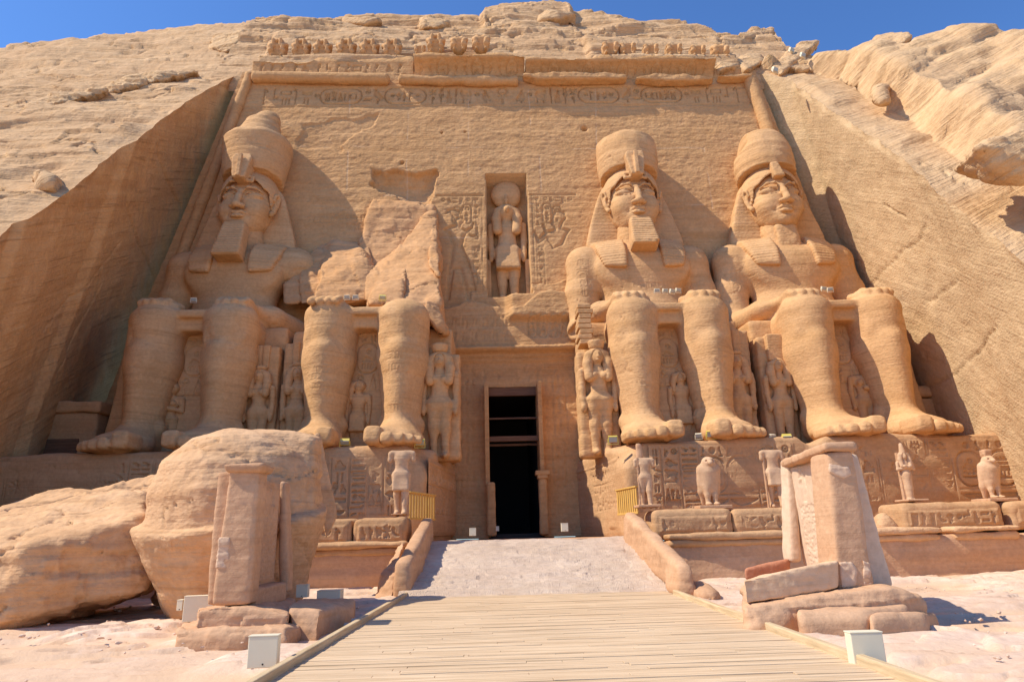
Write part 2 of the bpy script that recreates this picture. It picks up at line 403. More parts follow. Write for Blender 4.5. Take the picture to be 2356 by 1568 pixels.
# ================================================================== carved writing
# every sign is drawn on a 9 x 9 board: L a line, P a filled shape, C a disc, O a ring (centre, radius)
GL = {
 'sun': 'O553;C551', 'disk': 'C553', 'reed': 'L40485968665544', 'two': 'L3037;L6067', 'three': 'L2027;L5057;L8087', 'four': 'L1017;L3037;L5057;L7077',
 'water': 'L0416243644566476849 6'.replace(' ', ''), 'neb': 'P0696846343 14'.replace(' ', ''), 'mouth': 'P0527476795744323', 'quail': 'P183858576584936261717040505233251617',
 'hawk': 'P2838575674939281625150514022131415263637', 'snake': 'L9272625343342516273 6'.replace(' ', ''), 'cobra': 'P10303642474959687865544440205010;L204060', 'ankh': 'O472;L4540;L2464',
 'seated': 'P1080836465565748382736252214', 'man': 'P2838474655736463755750403020243525364727', 'bull': 'P0718277786958382807072623230202415', 'house': 'L11178781;L1121;L8171',
 'block': 'L0207979202', 'hills': 'P02041526354355647685949202', 'scarab': 'C552;L3946;L6956;L3143;L6153;L1545;L8555', 'eye': 'P0526476795634324;L4341;L6372',
 'loaf': 'P131626386887883', 'flag': 'L2029;P29888626', 'board': 'P03069693;L0807;L2827;L4847;L6867;L8887;L0808', 'leg': 'L3933;L3374;L7473', 'arm': 'L067679;L0605;L7989',
 'crook': 'L4047382918', 'sedge': 'L4049;L431527;L437567;L462829;L466869', 'tri': 'L20598020', 'star': 'L4149;L0585;L1881;L1188', 'bar2': 'P02049492;P05079795', 'bar': 'P03069693', 'basin': 'L0600909 6;L0696'.replace(' ', ''),
 'feather': 'P3039497968554440', 'rope': 'O252;O752;L2575', 'djed': 'L4049;L2929;L2979;L2777;L2575;L2373', 'was': 'L2029586747;L1030', 'fish': 'P0526487795;L9593;L0506', 'basket': 'P06967432;L0797', 'throne_sign': 'P1010904949193919', 'goose': 'P19393856758493826252504030425324151617', 'pleat': 'L0009;L1019;L2029;L3039;L4049;L5059;L6069;L7079;L8089;L9099',
}
def _parse(g):
    r = []
    for t in GL[g].split(';'):
        t = t.replace(' ', ''); k, q = t[0], t[1:]
        if k in 'CO': r.append((k, float(q[0]), float(q[1]), float(q[2])))
        else: r.append((k, [(float(q[i]), float(q[i+1])) for i in range(0, len(q)-1, 2)]))
    return r
GP = {g: _parse(g) for g in GL}
def seg_d(X, Y, a, b):
    bx, by = b[0]-a[0], b[1]-a[1]; l2 = bx*bx+by*by+1e-9
    t = np.clip(((X-a[0])*bx+(Y-a[1])*by)/l2, 0, 1)
    return np.hypot(X-a[0]-t*bx, Y-a[1]-t*by)
def poly_sd(X, Y, pts):
    d = np.full(X.shape, 1e9); ins = np.zeros(X.shape, bool)
    for i in range(len(pts)):
        a, b = pts[i], pts[(i+1) % len(pts)]; d = np.minimum(d, seg_d(X, Y, a, b))
        if a[1] != b[1]:
            c = ((a[1] > Y) != (b[1] > Y)) & (X < (b[0]-a[0])*(Y-a[1])/(b[1]-a[1])+a[0]); ins ^= c
    return np.where(ins, -d, d)
def window(U, V, u0, v0, u1, v1, pad):
    r = np.where((V[:, 0] > v0-pad) & (V[:, 0] < v1+pad))[0]
    if len(r) == 0: return None
    m = U[(r[0]+r[-1])//2]; c = np.where((m > u0-pad) & (m < u1+pad))[0]
    if len(c) == 0: return None
    return slice(r[0], r[-1]+1), slice(c[0], c[-1]+1)
def stamp(H, U, V, g, u0, v0, w, h, depth=.07, flip=False, sw=None):
    win = window(U, V, u0, v0, u0+w, v0+h, .1)
    if win is None: return
    X, Y = U[win]-u0, V[win]-v0
    if flip: X = w-X
    sx, sy = w/9.2, h/9.2; sw = sw or max(.028, .045*min(w, h)); s = min(sx, sy); e = .02
    d = np.full(X.shape, 1e9)
    for p in GP[g]:
        if p[0] == 'L':
            q = [((a+.1)*sx, (b+.1)*sy) for a, b in p[1]]
            for a, b in zip(q, q[1:]): d = np.minimum(d, seg_d(X, Y, a, b)-sw)
        elif p[0] == 'P': d = np.minimum(d, poly_sd(X, Y, [((a+.1)*sx, (b+.1)*sy) for a, b in p[1]]))
        else:
            r = np.hypot(X-(p[1]+.1)*sx, Y-(p[2]+.1)*sy)-p[3]*s
            d = np.minimum(d, r if p[0] == 'C' else np.abs(r)-sw)
    H[win] = np.maximum(H[win], depth*sstep(e, -e, d))
def groove(H, U, V, pts, sw=.03, depth=.06, closed=False):
    pts = list(pts)+([pts[0]] if closed else [])
    for a, b in zip(pts, pts[1:]):
        win = window(U, V, min(a[0], b[0]), min(a[1], b[1]), max(a[0], b[0]), max(a[1], b[1]), sw+.1)
        if win is None: continue
        H[win] = np.maximum(H[win], depth*sstep(.02, -.02, seg_d(U[win], V[win], a, b)-sw))
def sunk(H, U, V, pts, depth=.10, soft=.25, rimw=.02):
    """a figure in sunk relief: cut deep along its outline and rounding back up to the surface inside"""
    A = np.array(pts); win = window(U, V, A[:, 0].min(), A[:, 1].min(), A[:, 0].max(), A[:, 1].max(), .3)
    if win is None: return
    d = poly_sd(U[win], V[win], pts)
    H[win] = np.maximum(H[win], depth*sstep(.04, -.02, d)*(1-sstep(0, soft, -d)*.75))
def cartouche(H, U, V, u0, v0, w, h, signs, depth=.07, sw=.035):
    win = window(U, V, u0, v0, u0+w, v0+h, .1)
    if win is None: return
    r = min(w, h)/2*.95; X, Y = np.abs(U[win]-u0-w/2)-(w/2-r), np.abs(V[win]-v0-h/2)-(h/2-r)
    d = np.hypot(np.maximum(X, 0), np.maximum(Y, 0))+np.minimum(np.maximum(X, Y), 0)-r
    H[win] = np.maximum(H[win], depth*sstep(.02, -.02, np.abs(d)-sw))
    n = len(signs)
    for i, g in enumerate(signs):
        if w > h: stamp(H, U, V, g, u0+r*.5+i*(w-r)/n, v0+h*.17, (w-r)/n*.88, h*.66, depth)
        else: stamp(H, U, V, g, u0+w*.17, v0+h-r*.5-(i+1)*(h-r)/n, w*.66, (h-r)/n*.86, depth)
def column(H, U, V, u0, w, vtop, vbot, signs, depth=.07, line=True, flip=False):
    n = len(signs); hh = (vtop-vbot)/n
    if line: groove(H, U, V, [(u0, vbot), (u0, vtop)], .018, depth*.6); groove(H, U, V, [(u0+w, vbot), (u0+w, vtop)], .018, depth*.6)
    for i, g in enumerate(signs):
        v0 = vtop-(i+1)*hh
        if g == '': continue
        if '+' in g:
            q = g.split('+')
            for k, gg in enumerate(q): stamp(H, U, V, gg, u0+w*.08+k*w*.86/len(q), v0+hh*.06, w*.8/len(q), hh*.86, depth, flip)
        else: stamp(H, U, V, g, u0+w*.12, v0+hh*.06, w*.76, hh*.86, depth, flip)
def row(H, U, V, u0, u1, v0, v1, signs, depth=.07, flip=False):
    """signs from left to right; (name, weight) or a list for a cartouche"""
    ws = [s[1] if isinstance(s, tuple) else (len(s)*.8+.8 if isinstance(s, list) else 1.0) for s in signs]; t = sum(ws); x = u0
    for s, w in zip(signs, ws):
        w = w/t*(u1-u0)
        if isinstance(s, list): cartouche(H, U, V, x, v0, w*.95, v1-v0, s, depth)
        else:
            g = s[0] if isinstance(s, tuple) else s
            if '+' in g: g = g.split('+')[0]
            if '/' in g:
                q = g.split('/'); hh = (v1-v0)/len(q)
                for k, gg in enumerate(q): stamp(H, U, V, gg, x+w*.06, v1-(k+1)*hh, w*.84, hh*.88, depth, flip)
            elif g: stamp(H, U, V, g, x+w*.08, v0, w*.82, v1-v0, depth, flip)
        x += w
def panel(name, o, du, dv, w, h, mat, fn, parent=None, step=.035, amp=.03, f=1.0, s=0, wear=0.0, edge=.12, sink=0.0, lay=.0):
    """a carved stone face: o is its lower left corner, du and dv its directions"""
    o = np.array(o, float); du = np.array(du, float); dv = np.array(dv, float); du /= np.linalg.norm(du); dv /= np.linalg.norm(dv); n = np.cross(du, dv)
    nu, nv = int(w/step)+1, int(h/step)+1
    U, V = np.meshgrid(np.linspace(0, w, nu), np.linspace(0, h, nv)); H = np.zeros_like(U)
    fn(H, U, V)
    P = o+U[..., None]*du+V[..., None]*dv
    if wear: H = H*(1-sstep(-.1, .55, fbm(P, .55, 3, s+40)+wear-.6))
    fade = np.minimum(np.minimum(U, w-U), np.minimum(V, h-V)); fade = sstep(0, edge, fade)
    d = (amp*fbm(P, f, 5, s)+(lay*ledges(P, 3.2, s=s) if lay else 0))-H
    P = P+n*(d*fade-sink*(1-fade))[..., None]
    return mesh_obj(name, P.reshape(-1, 3), grid_faces(nv, nu), mat, parent)
def rnd_signs(n, seed, pool=None):
    R = random.Random(seed); pool = pool or ['water', 'mouth', 'neb', 'hills', 'bar2', 'loaf+sun', 'reed+reed', 'quail', 'hawk', 'eye', 'arm', 'seated', 'two', 'three', 'ankh+was', 'snake', 'block', 'bull', 'star+flag', 'scarab', 'sedge+tri', 'goose', 'basket', 'rope']
    return [R.choice(pool) for _ in range(n)]

LET = {'A': 'L003980;L1575', 'C': 'L888909008 0', 'D': 'L000949 8 84101'.replace(' ', ''), 'E': 'L89090080;L0565', 'F': 'L890900;L0565', 'G': 'L88890900808444', 'H': 'L0009;L8089;L0585', 'I': 'L4049', 'L': 'L090080', 'M': 'L0009458980', 'N': 'L00098089', 'O': 'L0009898000', 'P': 'L0009888505', 'R': 'L0009888505;L3580', 'S': 'L8909058580 00'.replace(' ', ''), 'T': 'L0989;L4940', 'W': 'L0920467089', '1': 'L284940', '8': 'L0009898000;L0585', '7': 'L098930', '5': 'L890905858000', '9': 'L8505098980', '.': 'L4041'}
for k_, g_ in LET.items(): GL['_'+k_] = g_; GP['_'+k_] = _parse('_'+k_)
def write(H, U, V, txt, u, v, h, depth=.05, sw=.022):
    for ch in txt:
        if ch != ' ': stamp(H, U, V, '_'+ch, u, v, h*.62, h, depth, sw=sw)
        u += h*.82
# ================================================================== the colossi
def legs(v):
    for s in (-1, 1):
        c = 1.82*s
        v.limb((c, 2.45, 1.1), (c, 2.5, 4.6), .84, 1.25, .3, sc=(1, 1.1, 1))
        v.limb((c, 2.5, 4.6), (c, 2.35, 6.55), 1.27, 1.22, .3, sc=(1, 1.08, 1))
        v.limb((c, 1.55, 1.3), (c, 1.25, 5.0), .22, .38, .7)                       # shin ridge
        v.ell((c, 1.30, 6.15), (.62, .38, .62), .35); v.ell((c, 2.0, 6.85), (1.18, 1.0, .72), .4)   # kneecap and knee top
        v.ell((c-.72*s, 1.72, 5.7), (.3, .4, .55), .3); v.ell((c+.72*s, 1.72, 5.7), (.3, .4, .55), .3)
        v.limb((c, 2.4, 6.25), (c*.86, 7.2, 6.3), 1.2, 1.5, .3)                     # thigh
        v.ell((c, 2.7, .7), (.86, 1.1, .85), .4)                                  # heel
        v.ell((c+.86*s, 2.45, 1.25), (.25, .35, .35), .2); v.ell((c-.86*s, 2.4, 1.35), (.25, .35, .35), .2)
        v.limb((c, 2.3, 1.15), (c, .35, .45), .74, .42, .5); v.limb((c+.35*s, 1.8, .6), (c+.5*s, .25, .35), .7, .42, .4); v.limb((c-.35*s, 1.6, .6), (c-.5*s, .0, .36), .65, .46, .35)
        v.ell((c+.1*s, 1.05, .38), (1.2, 1.1, .40), .4)
        tx = [(-.78, -.72, .40), (-.16, -.80, .265), (.32, -.66, .25), (.74, -.44, .235), (1.10, -.14, .22)]
        for dx, y, r in tx:
            x = c+dx*s
            v.box((x, y+.55, r*1.05), (r*.93, .75, r*.98), r*.5, .035); v.limb((x, y+.55, r*1.5), (x, y+.1, r*1.45), r*.62, r*.5, .08)
            v.box((x, y-.16, r*1.75), (r*.55, .05, r*.25), .02, .02, 's')
    v.box((0, 4.8, 6.75), (1.9, 2.9, .55), .1, .2)                                 # kilt between the thighs
    v.box((0, 2.1, 7.02), (1.0, .55, .2), .06, .08)
def arm(v, s, kind):
    if kind == 'stub':
        v.limb((3.0*s, 7.3, 12.0), (3.55*s, 7.1, 11.6), 1.0, .95, .5)
        v.hull([(3.0*s, 6.2, 10.3), (4.5*s, 6.2, 10.2), (4.5*s, 8.3, 10.2), (3.0*s, 8.3, 9.3), (2.9*s, 6.4, 12), (4.4*s, 6.6, 12), (4.4*s, 8, 12), (3*s, 8, 12)], .3, .3)
        v.hull([(2.9*s, 4.9, 10.1), (4.9*s, 4.9, 10.1), (4.9*s, 7.2, 10.1), (2.9*s, 7.2, 9.3), (3.6*s, 5.0, 11.3), (4.6*s, 5.0, 11.1)], .2, .15, 's')
        v.limb((3.4*s, 6.6, 7.2), (3.0*s, 4.6, 7.35), .62, .62, .3)
    else:
        v.limb((3.25*s, 7.3, 11.75), (3.55*s, 7.2, 9.7), .98, .95, .5); v.limb((3.55*s, 7.2, 9.7), (3.55*s, 6.9, 7.7), .95, .82, .3)
    if kind in ('full', 'stub'):
        v.limb((3.75*s, 6.7, 7.35), (2.9*s, 4.4, 7.62), .86, .72, .25, sc=(1, 1, .92))
    v.limb((2.9*s, 4.4, 7.62), (2.1*s, 3.3, 7.72), .72, .52, .25, sc=(1.1, 1, .75))
    v.box((1.95*s, 2.75, 7.70), (.80, .8, .24), .2, .25)
    for k, (dx, ye) in enumerate([(-.62, 1.5), (-.22, 1.32), (.19, 1.36), (.58, 1.58)]):
        x = (1.95+dx)*s
        v.path([(x, 2.4, 7.78), (x, 1.9, 7.76), (x, ye, 7.60)], [.20, .20, .185], .16)
    v.path([(1.35*s, 3.2, 7.70), (1.0*s, 2.5, 7.62), (1.02*s, 2.0, 7.52)], [.24, .22, .19], .1)
def torso(v):
    v.ell((0, 6.7, 7.6), (2.7, 1.7, 1.7), .5); v.ell((0, 6.95, 9.2), (2.3, 1.5, 2.2), .8)
    v.ell((0, 7.0, 11.0), (2.95, 1.5, 1.75), .8)
    v.limb((-3.1, 7.4, 12.0), (3.1, 7.4, 12.0), .78, .78, .6); 
    v.ell((-1.3, 6.0, 11.1), (1.4, .42, 1.1), .8); v.ell((1.3, 6.0, 11.1), (1.4, .42, 1.1), .8)
    v.ell((0, 5.6, 8.0), (.9, .4, .7), .5)
    for s in (-1, 1): v.ell((3.25*s, 7.3, 11.8), (1.0, 1.0, .95), .6); v.ell((1.4*s, 5.50, 10.85), (.15, .1, .15), .06)
    v.ell((0, 5.42, 8.65), (.16, .2, .16), .1, 's')
    v.limb((0, 7.2, 12.2), (0, 6.9, 14.2), 1.25, 1.05, .5)
def body(name, parent, armL, armR, seed, chip=None):
    v = Vol((-4.9, -1.5, -.15), (4.9, 9.2, 14.6), .085)
    legs(v); torso(v); arm(v, -1, armL); arm(v, 1, armR)
    if chip: chip(v)
    return vol_obj(name, v, MS, parent, 1, amp=.035, f=.6, o=5, s=seed, layers=.010, lf=2.2, crk=.05)

def head_mesh():
    """the serene face: one sculpted mesh shared by the three colossi that keep their heads"""
    v = Vol((-1.85, 4.6, 13.6), (1.85, 9.0, 18.4), .042)
    v.ell((0, 7.1, 16.5), (1.52, 1.6, 1.9), .1); v.ell((0, 6.75, 15.5), (1.38, 1.22, 1.45), .5)
    v.ell((0, 6.25, 14.75), (.86, .78, .62), .5); v.ell((0, 5.72, 14.52), (.36, .3, .28), .3)       # jaw, chin
    for s in (-1, 1):
        v.ell((.80*s, 6.05, 15.6), (.56, .5, .62), .45)                                            # cheek
        v.ell((.64*s, 5.36, 16.50), (.58, .29, .22), .2, 's')                                     # socket
        v.ell((.66*s, 5.84, 16.45), (.54, .33, .25), .03)                                          # eyeball
        br = [(.16*s, 5.40, 16.72), (.45*s, 5.34, 16.90), (.82*s, 5.52, 16.92), (1.18*s, 5.92, 16.78)]
        v.path(br, [.04, .052, .05, .04], .2)
        v.path([(.16*s, 5.54, 16.40), (.40*s, 5.49, 16.60), (.70*s, 5.53, 16.63), (1.0*s, 5.74, 16.52), (1.25*s, 6.02, 16.44)], [.03, .036, .036, .032, .025], .05)   # upper lid
        v.path([(.16*s, 5.54, 16.38), (.42*s, 5.51, 16.26), (.72*s, 5.56, 16.25), (1.0*s, 5.74, 16.36)], [.026, .03, .03, .02], .05)
        v.ell((.27*s, 5.18, 15.52), (.2, .22, .15), .09)                                           # nostril wing
        v.ell((.15*s, 4.98, 15.40), (.085, .12, .06), .03, 's')
        v.ell((.58*s, 5.46, 15.08), (.12, .14, .12), .12, 's')                                     # corner of the mouth
    v.path([(0, 5.48, 16.75), (0, 5.22, 16.2), (0, 4.98, 15.58)], [.15, .17, .215], .16)           # nose
    v.ell((0, 5.0, 15.54), (.2, .18, .15), .1)
    v.path([(-.56, 5.60, 15.12), (-.24, 5.33, 15.21), (0, 5.30, 15.16), (.24, 5.33, 15.21), (.56, 5.60, 15.12)], [.05, .105, .095, .105, .05], .06)
    v.path([(-.5, 5.60, 15.04), (-.2, 5.34, 14.94), (0, 5.32, 14.93), (.2, 5.34, 14.94), (.5, 5.60, 15.04)], [.05, .115, .125, .115, .05], .06)
    v.path([(-.6, 5.44, 15.08), (-.3, 5.20, 15.075), (0, 5.17, 15.05), (.3, 5.20, 15.075), (.6, 5.44, 15.08)], .035, .03, 's')
    v.ell((0, 5.36, 14.76), (.42, .14, .07), .1, 's'); v.ell((0, 5.16, 15.36), (.06, .12, .12), .06, 's')
    V, Q = v.mesh(); V = relax(V, Q, 1, .35); return rough(V, Q, .018, 1.5, 4, 3, .012, 4.0), Q
def ear_vol(s):
    v = Vol((min(1.2*s, 2.05*s), 5.9, 15.0), (max(1.2*s, 2.05*s), 7.3, 17.0), .045)
    pts = [(1.52*s, 6.62, 15.75), (1.64*s, 6.52, 16.2), (1.72*s, 6.55, 16.62), (1.8*s, 6.72, 16.72), (1.84*s, 6.88, 16.5), (1.78*s, 6.82, 16.0), (1.66*s, 6.68, 15.5), (1.55*s, 6.55, 15.3)]
    v.ell((1.6*s, 6.75, 16.05), (.2, .26, .62), .1); v.path(pts, [.08, .09, .1, .11, .11, .1, .12, .14], .05)
    v.ell((1.62*s, 6.5, 15.98), (.13, .14, .26), .06, 's'); v.ell((1.52*s, 6.46, 15.95), (.09, .1, .15), .05); v.ell((1.58*s, 6.52, 15.36), (.13, .14, .17), .08)
    return v
def headcloth(parent, seed, chip=None):
    v = Vol((-3.45, 4.2, 10.4), (3.45, 9.2, 18.8), .06)
    v.hull([(-1.6, 6.9, 17.8), (1.6, 6.9, 17.8), (-1.6, 8.4, 18.0), (1.6, 8.4, 18.0), (-3.1, 7.0, 13.2), (3.1, 7.0, 13.2), (-3.1, 8.9, 13.2), (3.1, 8.9, 13.2), (-2.5, 6.95, 16.2), (2.5, 6.95, 16.2), (-2.1, 6.95, 17.3), (2.1, 6.95, 17.3)], .15, 0)
    v.ell((0, 7.1, 16.95), (1.76, 1.78, 1.95), .05)
    v.ell((0, 6.0, 15.6), (1.56, 1.75, 2.22), .05, 's'); v.box((0, 5.0, 14.9), (1.45, 1.9, 2.13), .3, .05, 's')
    v.op(lambda x, y, z: 0*x-(z-17.3)+.2*np.abs(x)+0*y, ((-1.3, 4.6, 14), (1.3, 6.2, 17.2)), .03, 's')
    for s in (-1, 1):
        v.hull([(.9*s, 5.9, 13.5), (2.7*s, 6.6, 13.5), (.95*s, 7.4, 13.5), (2.7*s, 7.6, 13.5), (.98*s, 4.95, 11.2), (2.35*s, 5.25, 11.35), (.98*s, 6.3, 11.2), (2.35*s, 6.6, 11.35), (.92*s, 5.1, 12.4), (2.7*s, 5.6, 12.4)], .12, .12)
        v.hull([(1.0*s, 6.4, 13.6), (2.85*s, 7.0, 13.6), (2.85*s, 8.6, 13.6), (1*s, 8.6, 13.6), (1.0*s, 6.0, 12.6), (2.7*s, 6.3, 12.6), (2.7*s, 8.4, 12.6)], .15, .2)
    if chip: chip(v)
    V, Q = v.mesh(); V = relax(V, Q, 1, .4); N = vnormals(V, Q)
    st = np.sin(V[:, 2]*2*math.pi/.19)*.017*sstep(13.9, 13.3, V[:, 2])+np.sin(V[:, 2]*2*math.pi/.24)*.006
    V = V+N*(st+.02*fbm(V, 1.4, 3, seed))[:, None]
    o = mesh_obj('headcloth', V, Q, MS, parent); return o
def cobra(parent, kind, seed):
    v = Vol((-.75, 4.2, 16.7), (.75, 6.4, 19.4), .045)
    if kind == 'stub':
        v.hull([(-.38, 5.1, 17.3), (.3, 5.1, 17.3), (-.38, 6, 17.3), (.3, 6, 17.3), (-.5, 5.3, 18.4), (.05, 5.3, 18.5), (-.4, 6, 18.4), (.1, 6, 18.5)], .06)
    else:
        v.hull([(-.40, 4.72, 17.25), (.40, 4.72, 17.25), (-.34, 5.9, 17.2), (.34, 5.9, 17.2), (-.66, 4.86, 18.75), (.66, 4.86, 18.75), (-.6, 5.9, 18.7), (.6, 5.9, 18.7), (-.5, 4.98, 19.12), (.5, 4.98, 19.12), (-.5, 5.9, 19.0), (.5, 5.9, 19.0)], .06)
        v.box((0, 4.72, 18.1), (.13, .12, .8), .03, .03)
        for z in (17.55, 17.85, 18.15, 18.45): v.box((.32, 4.68, z+.1), (.16, .1, .03), .01, .02, 's'); v.box((-.32, 4.68, z+.1), (.16, .1, .03), .01, .02, 's')
        for s in (-1, 1): v.path([(.2*s, 5.28, 17.35), (.62*s, 5.36, 17.32), (.66*s, 5.42, 17.62), (.3*s, 5.36, 17.66)], .11, .04)
    return vol_obj('cobra_ornament', v, MS, parent, 1, amp=.025, f=2.2, s=seed)
def beard(parent, kind, seed):
    if kind == 'stub':
        v = Vol((-1.0, 4.8, 12.0), (1.0, 7.4, 14.6), .05)
        v.hull([(-.62, 5.75, 14.25), (.62, 5.75, 14.25), (-.62, 6.8, 14.3), (.62, 6.8, 14.3), (-.75, 5.75, 12.3), (.75, 5.75, 12.3), (-.75, 7, 12.3), (.75, 7, 12.3), (0, 5.6, 13.4)], .1)
        return vol_obj('beard_support', v, MS, parent, 1, amp=.06, f=1.5, s=seed)
    lo = 12.0 if kind == 'long' else 12.4
    v = Vol((-1.3, 3.6, lo-.4), (1.3, 6.8, 14.7), .045)
    v.hull([(-.70, 5.12, 14.5), (.70, 5.12, 14.5), (-.66, 6.0, 14.5), (.66, 6.0, 14.5), (-.86, 4.3, lo), (.86, 4.3, lo), (-.84, 5.6, lo-.15), (.84, 5.6, lo-.15)], .1)
    if kind == 'chipped': v.hull([(.35, 3.8, lo-.5), (1.3, 3.8, lo-.5), (1.3, 5.2, lo-.5), (.3, 5.2, lo-.5), (.75, 4.1, lo+.45), (1.2, 4.1, lo+.35), (1.2, 5, lo+.3)], .05, .05, 's')
    v.hull([(-.35, 5.6, 14.2), (.35, 5.6, 14.2), (-.35, 6.7, 14.2), (.35, 6.7, 14.2), (-.6, 5.3, lo-.1), (.6, 5.3, lo-.1), (-.6, 6.6, lo-.3), (.6, 6.6, lo-.3)], .08, .05)
    V, Q = v.mesh(); V = relax(V, Q, 1, .4); N = vnormals(V, Q)
    w = sstep(.2, .6, -N[:, 1])
    V = V+N*(np.sin(V[:, 2]*2*math.pi/.175)*.022*w+.02*fbm(V, 2, 3, seed))[:, None]
    return mesh_obj('beard', V, Q, MS, parent)
def crown(parent, kind, seed):
    v = Vol((-2.4, 4.8, 17.2), (2.4, 9.4, 24.2), .07)
    def prof(zs, rs, tilt):
        def fn(x, y, z):
            zz = z-tilt*(7.1-y)*sstep(0, 1, (19.0-z)/1.2)
            r = np.interp(zz, zs, rs); return (np.sqrt(x*x+((y-7.15)*1.02)**2)-r)*.9
        return fn
    if kind == 'tall':
        v.op(prof([18.05, 18.2, 18.9, 20.4, 20.95, 21.25, 21.5, 22.9, 23.4, 23.6], [-.3, 1.80, 1.95, 2.1, 2.16, 2.0, 1.5, 0.9, .1, -.5], .22))
        v.limb((.25, 7.2, 21.2), (.35, 7.2, 22.9), 1.0, .78, .35); v.ell((.35, 7.2, 22.9), (.78, .78, .72), .2)
    elif kind == 'flat':
        v.op(prof([18.05, 18.2, 18.9, 20.2, 20.8, 21.2, 21.4, 21.55], [-.3, 1.80, 1.92, 1.97, 1.88, 1.4, .7, -.5], .22))
        v.hull([(.9, 5, 21.0), (2.2, 5, 20.8), (.9, 7.2, 21.2), (2.2, 7.2, 21.0), (.9, 5, 22.2), (2.2, 7, 22.2), (2.2, 5, 22.2), (.9, 7, 22.2)], .1, .1, 's')
    else:
        v.op(prof([18.05, 18.2, 18.9, 20.0, 20.9, 21.3, 21.5, 21.7], [-.3, 1.80, 1.88, 1.80, 1.55, 1.25, .8, -.5], .22))
        v.hull([(-2.4, 4.6, 19.6), (-1.2, 4.6, 20.3), (-2.4, 9, 19.3), (-1.3, 9, 20.0), (-2.4, 4.6, 22.5), (-.85, 4.6, 22.5), (-2.4, 9, 22.5), (-.85, 9, 22.5)], .15, .15, 's')
    V, Q = v.mesh(); V = relax(V, Q, 1, .4); V = rough(V, Q, .05, .9, 5, seed, .03, 3.5, crk=.05)
    return mesh_obj('crown', V, Q, MS, parent)
HM = {}
def build_head(root, crown_kind, beard_kind, cobra_kind, seed, hc_chip=None):
    if 'head' not in HM:
        o = mesh_obj('head', *head_mesh(), MS, root); HM['head'] = o.data
    else:
        o = bpy.data.objects.new('head', HM['head']); COL.objects.link(o); o.parent = root
    for s in (-1, 1):
        if ('ear', s) not in HM:
            e = vol_obj('ear', ear_vol(s), MS, root, 1, amp=.012, f=2, s=4); HM[('ear', s)] = e.data
        else:
            e = bpy.data.objects.new('ear', HM[('ear', s)]); COL.objects.link(e); e.parent = root
    headcloth(root, seed, hc_chip); crown(root, crown_kind, seed); cobra(root, cobra_kind, seed); beard(root, beard_kind, seed)
    for c in root.children:
        if c.name.startswith('ear') and c.location.z == 0: c.location.z += .28
        if c.name.split('.')[0] in ('head', 'ear', 'headcloth', 'crown', 'cobra_ornament', 'beard', 'beard_support'): c.location.z -= .45
_sheared = set()
def lean(root, k=.10, z0=6.0):
    """the colossi lean back with the rock they were cut from"""
    for c in root.children_recursive:
        if c.type != 'MESH' or c.data.name in _sheared: continue
        _sheared.add(c.data.name); me = c.data; n = len(me.vertices); a = np.empty(n*3, np.float32); me.vertices.foreach_get('co', a); a = a.reshape(-1, 3)
        a[:, 1] += k*(a[:, 2]+c.location.z-z0); me.vertices.foreach_set('co', a.ravel()); me.update()
def throne(root, seed, top=6.9, hw=4.25, inner=None):
    o = rock('throne', frust((0, 6.3), (hw, 2.75), (hw-.1, 2.6), -.1, top, (0, .1)), MS, root, h=.11, rnd=.08, amp=.04, f=.8, s=seed, layers=.03)
    panel('name_column', (-.75, 2.83, 3.1), (1, 0, 0), (0, 0, 1), 1.5, 3.7, MS, lambda H, U, V: (column(H, U, V, .1, 1.3, 3.6, 2.6, ['hawk', 'eye+two'], .09), cartouche(H, U, V, .2, .95, 1.1, 1.6, ['sun', 'seated', 'four'], .1), stamp(H, U, V, 'ankh', .15, .05, .6, .85, .1), stamp(H, U, V, 'tri', .8, .05, .55, .85, .1)), root, .035, .02, 1, seed+9, .15, .1, .03)
    rock('leg_slab', frust((0, 3.6), (1.6, .7), (1.6, .7), 0, 6.9), MS, root, h=.09, rnd=.05, amp=.03, f=1, s=seed+1, layers=.02)
    return o
GC = 'four seated colossi along the temple front'
def colossus(x, label, armL, armR, crown_k, beard_k, cobra_k, seed, chip=None, hc=None):
    r = thing('seated_colossus', label, 'colossal statue', GC, (x, 30.7, 5.42))
    body('body', r, armL, armR, seed, chip); build_head(r, crown_k, beard_k, cobra_k, seed, hc); throne(r, seed+2)
    rock('back_slab', frust((0, 9.4), (2.9, 1.2), (2.35, 1.0), 6.0, 18.3 if seed != 11 else 21.5, (0, .3)), MS, r, h=.12, rnd=.1, amp=.06, f=.6, s=seed+5, layers=.04)
    lean(r)
    return r
def chip3(v):
    v.hull([(-4.7, 5.6, 7.3), (-3.6, 5.4, 7.9), (-3.4, 5.4, 6.6), (-4.7, 7.2, 7.0), (-4.7, 5.2, 6.4), (-3.5, 5.0, 6.3)], .1, .1, 's')
colossus(-15.95, 'seated colossus with tall domed crown and long beard, far left', 'full', 'stub', 'tall', 'long', 'full', 11)
colossus(7.8, 'bearded seated colossus with flat crown, just right of the doorway', 'full', 'full', 'flat', 'chipped', 'full', 37, chip3)
colossus(16.75, 'beardless seated colossus with chipped crown against the right rock wall', 'full', 'full', 'chipped', 'stub', 'stub', 53)
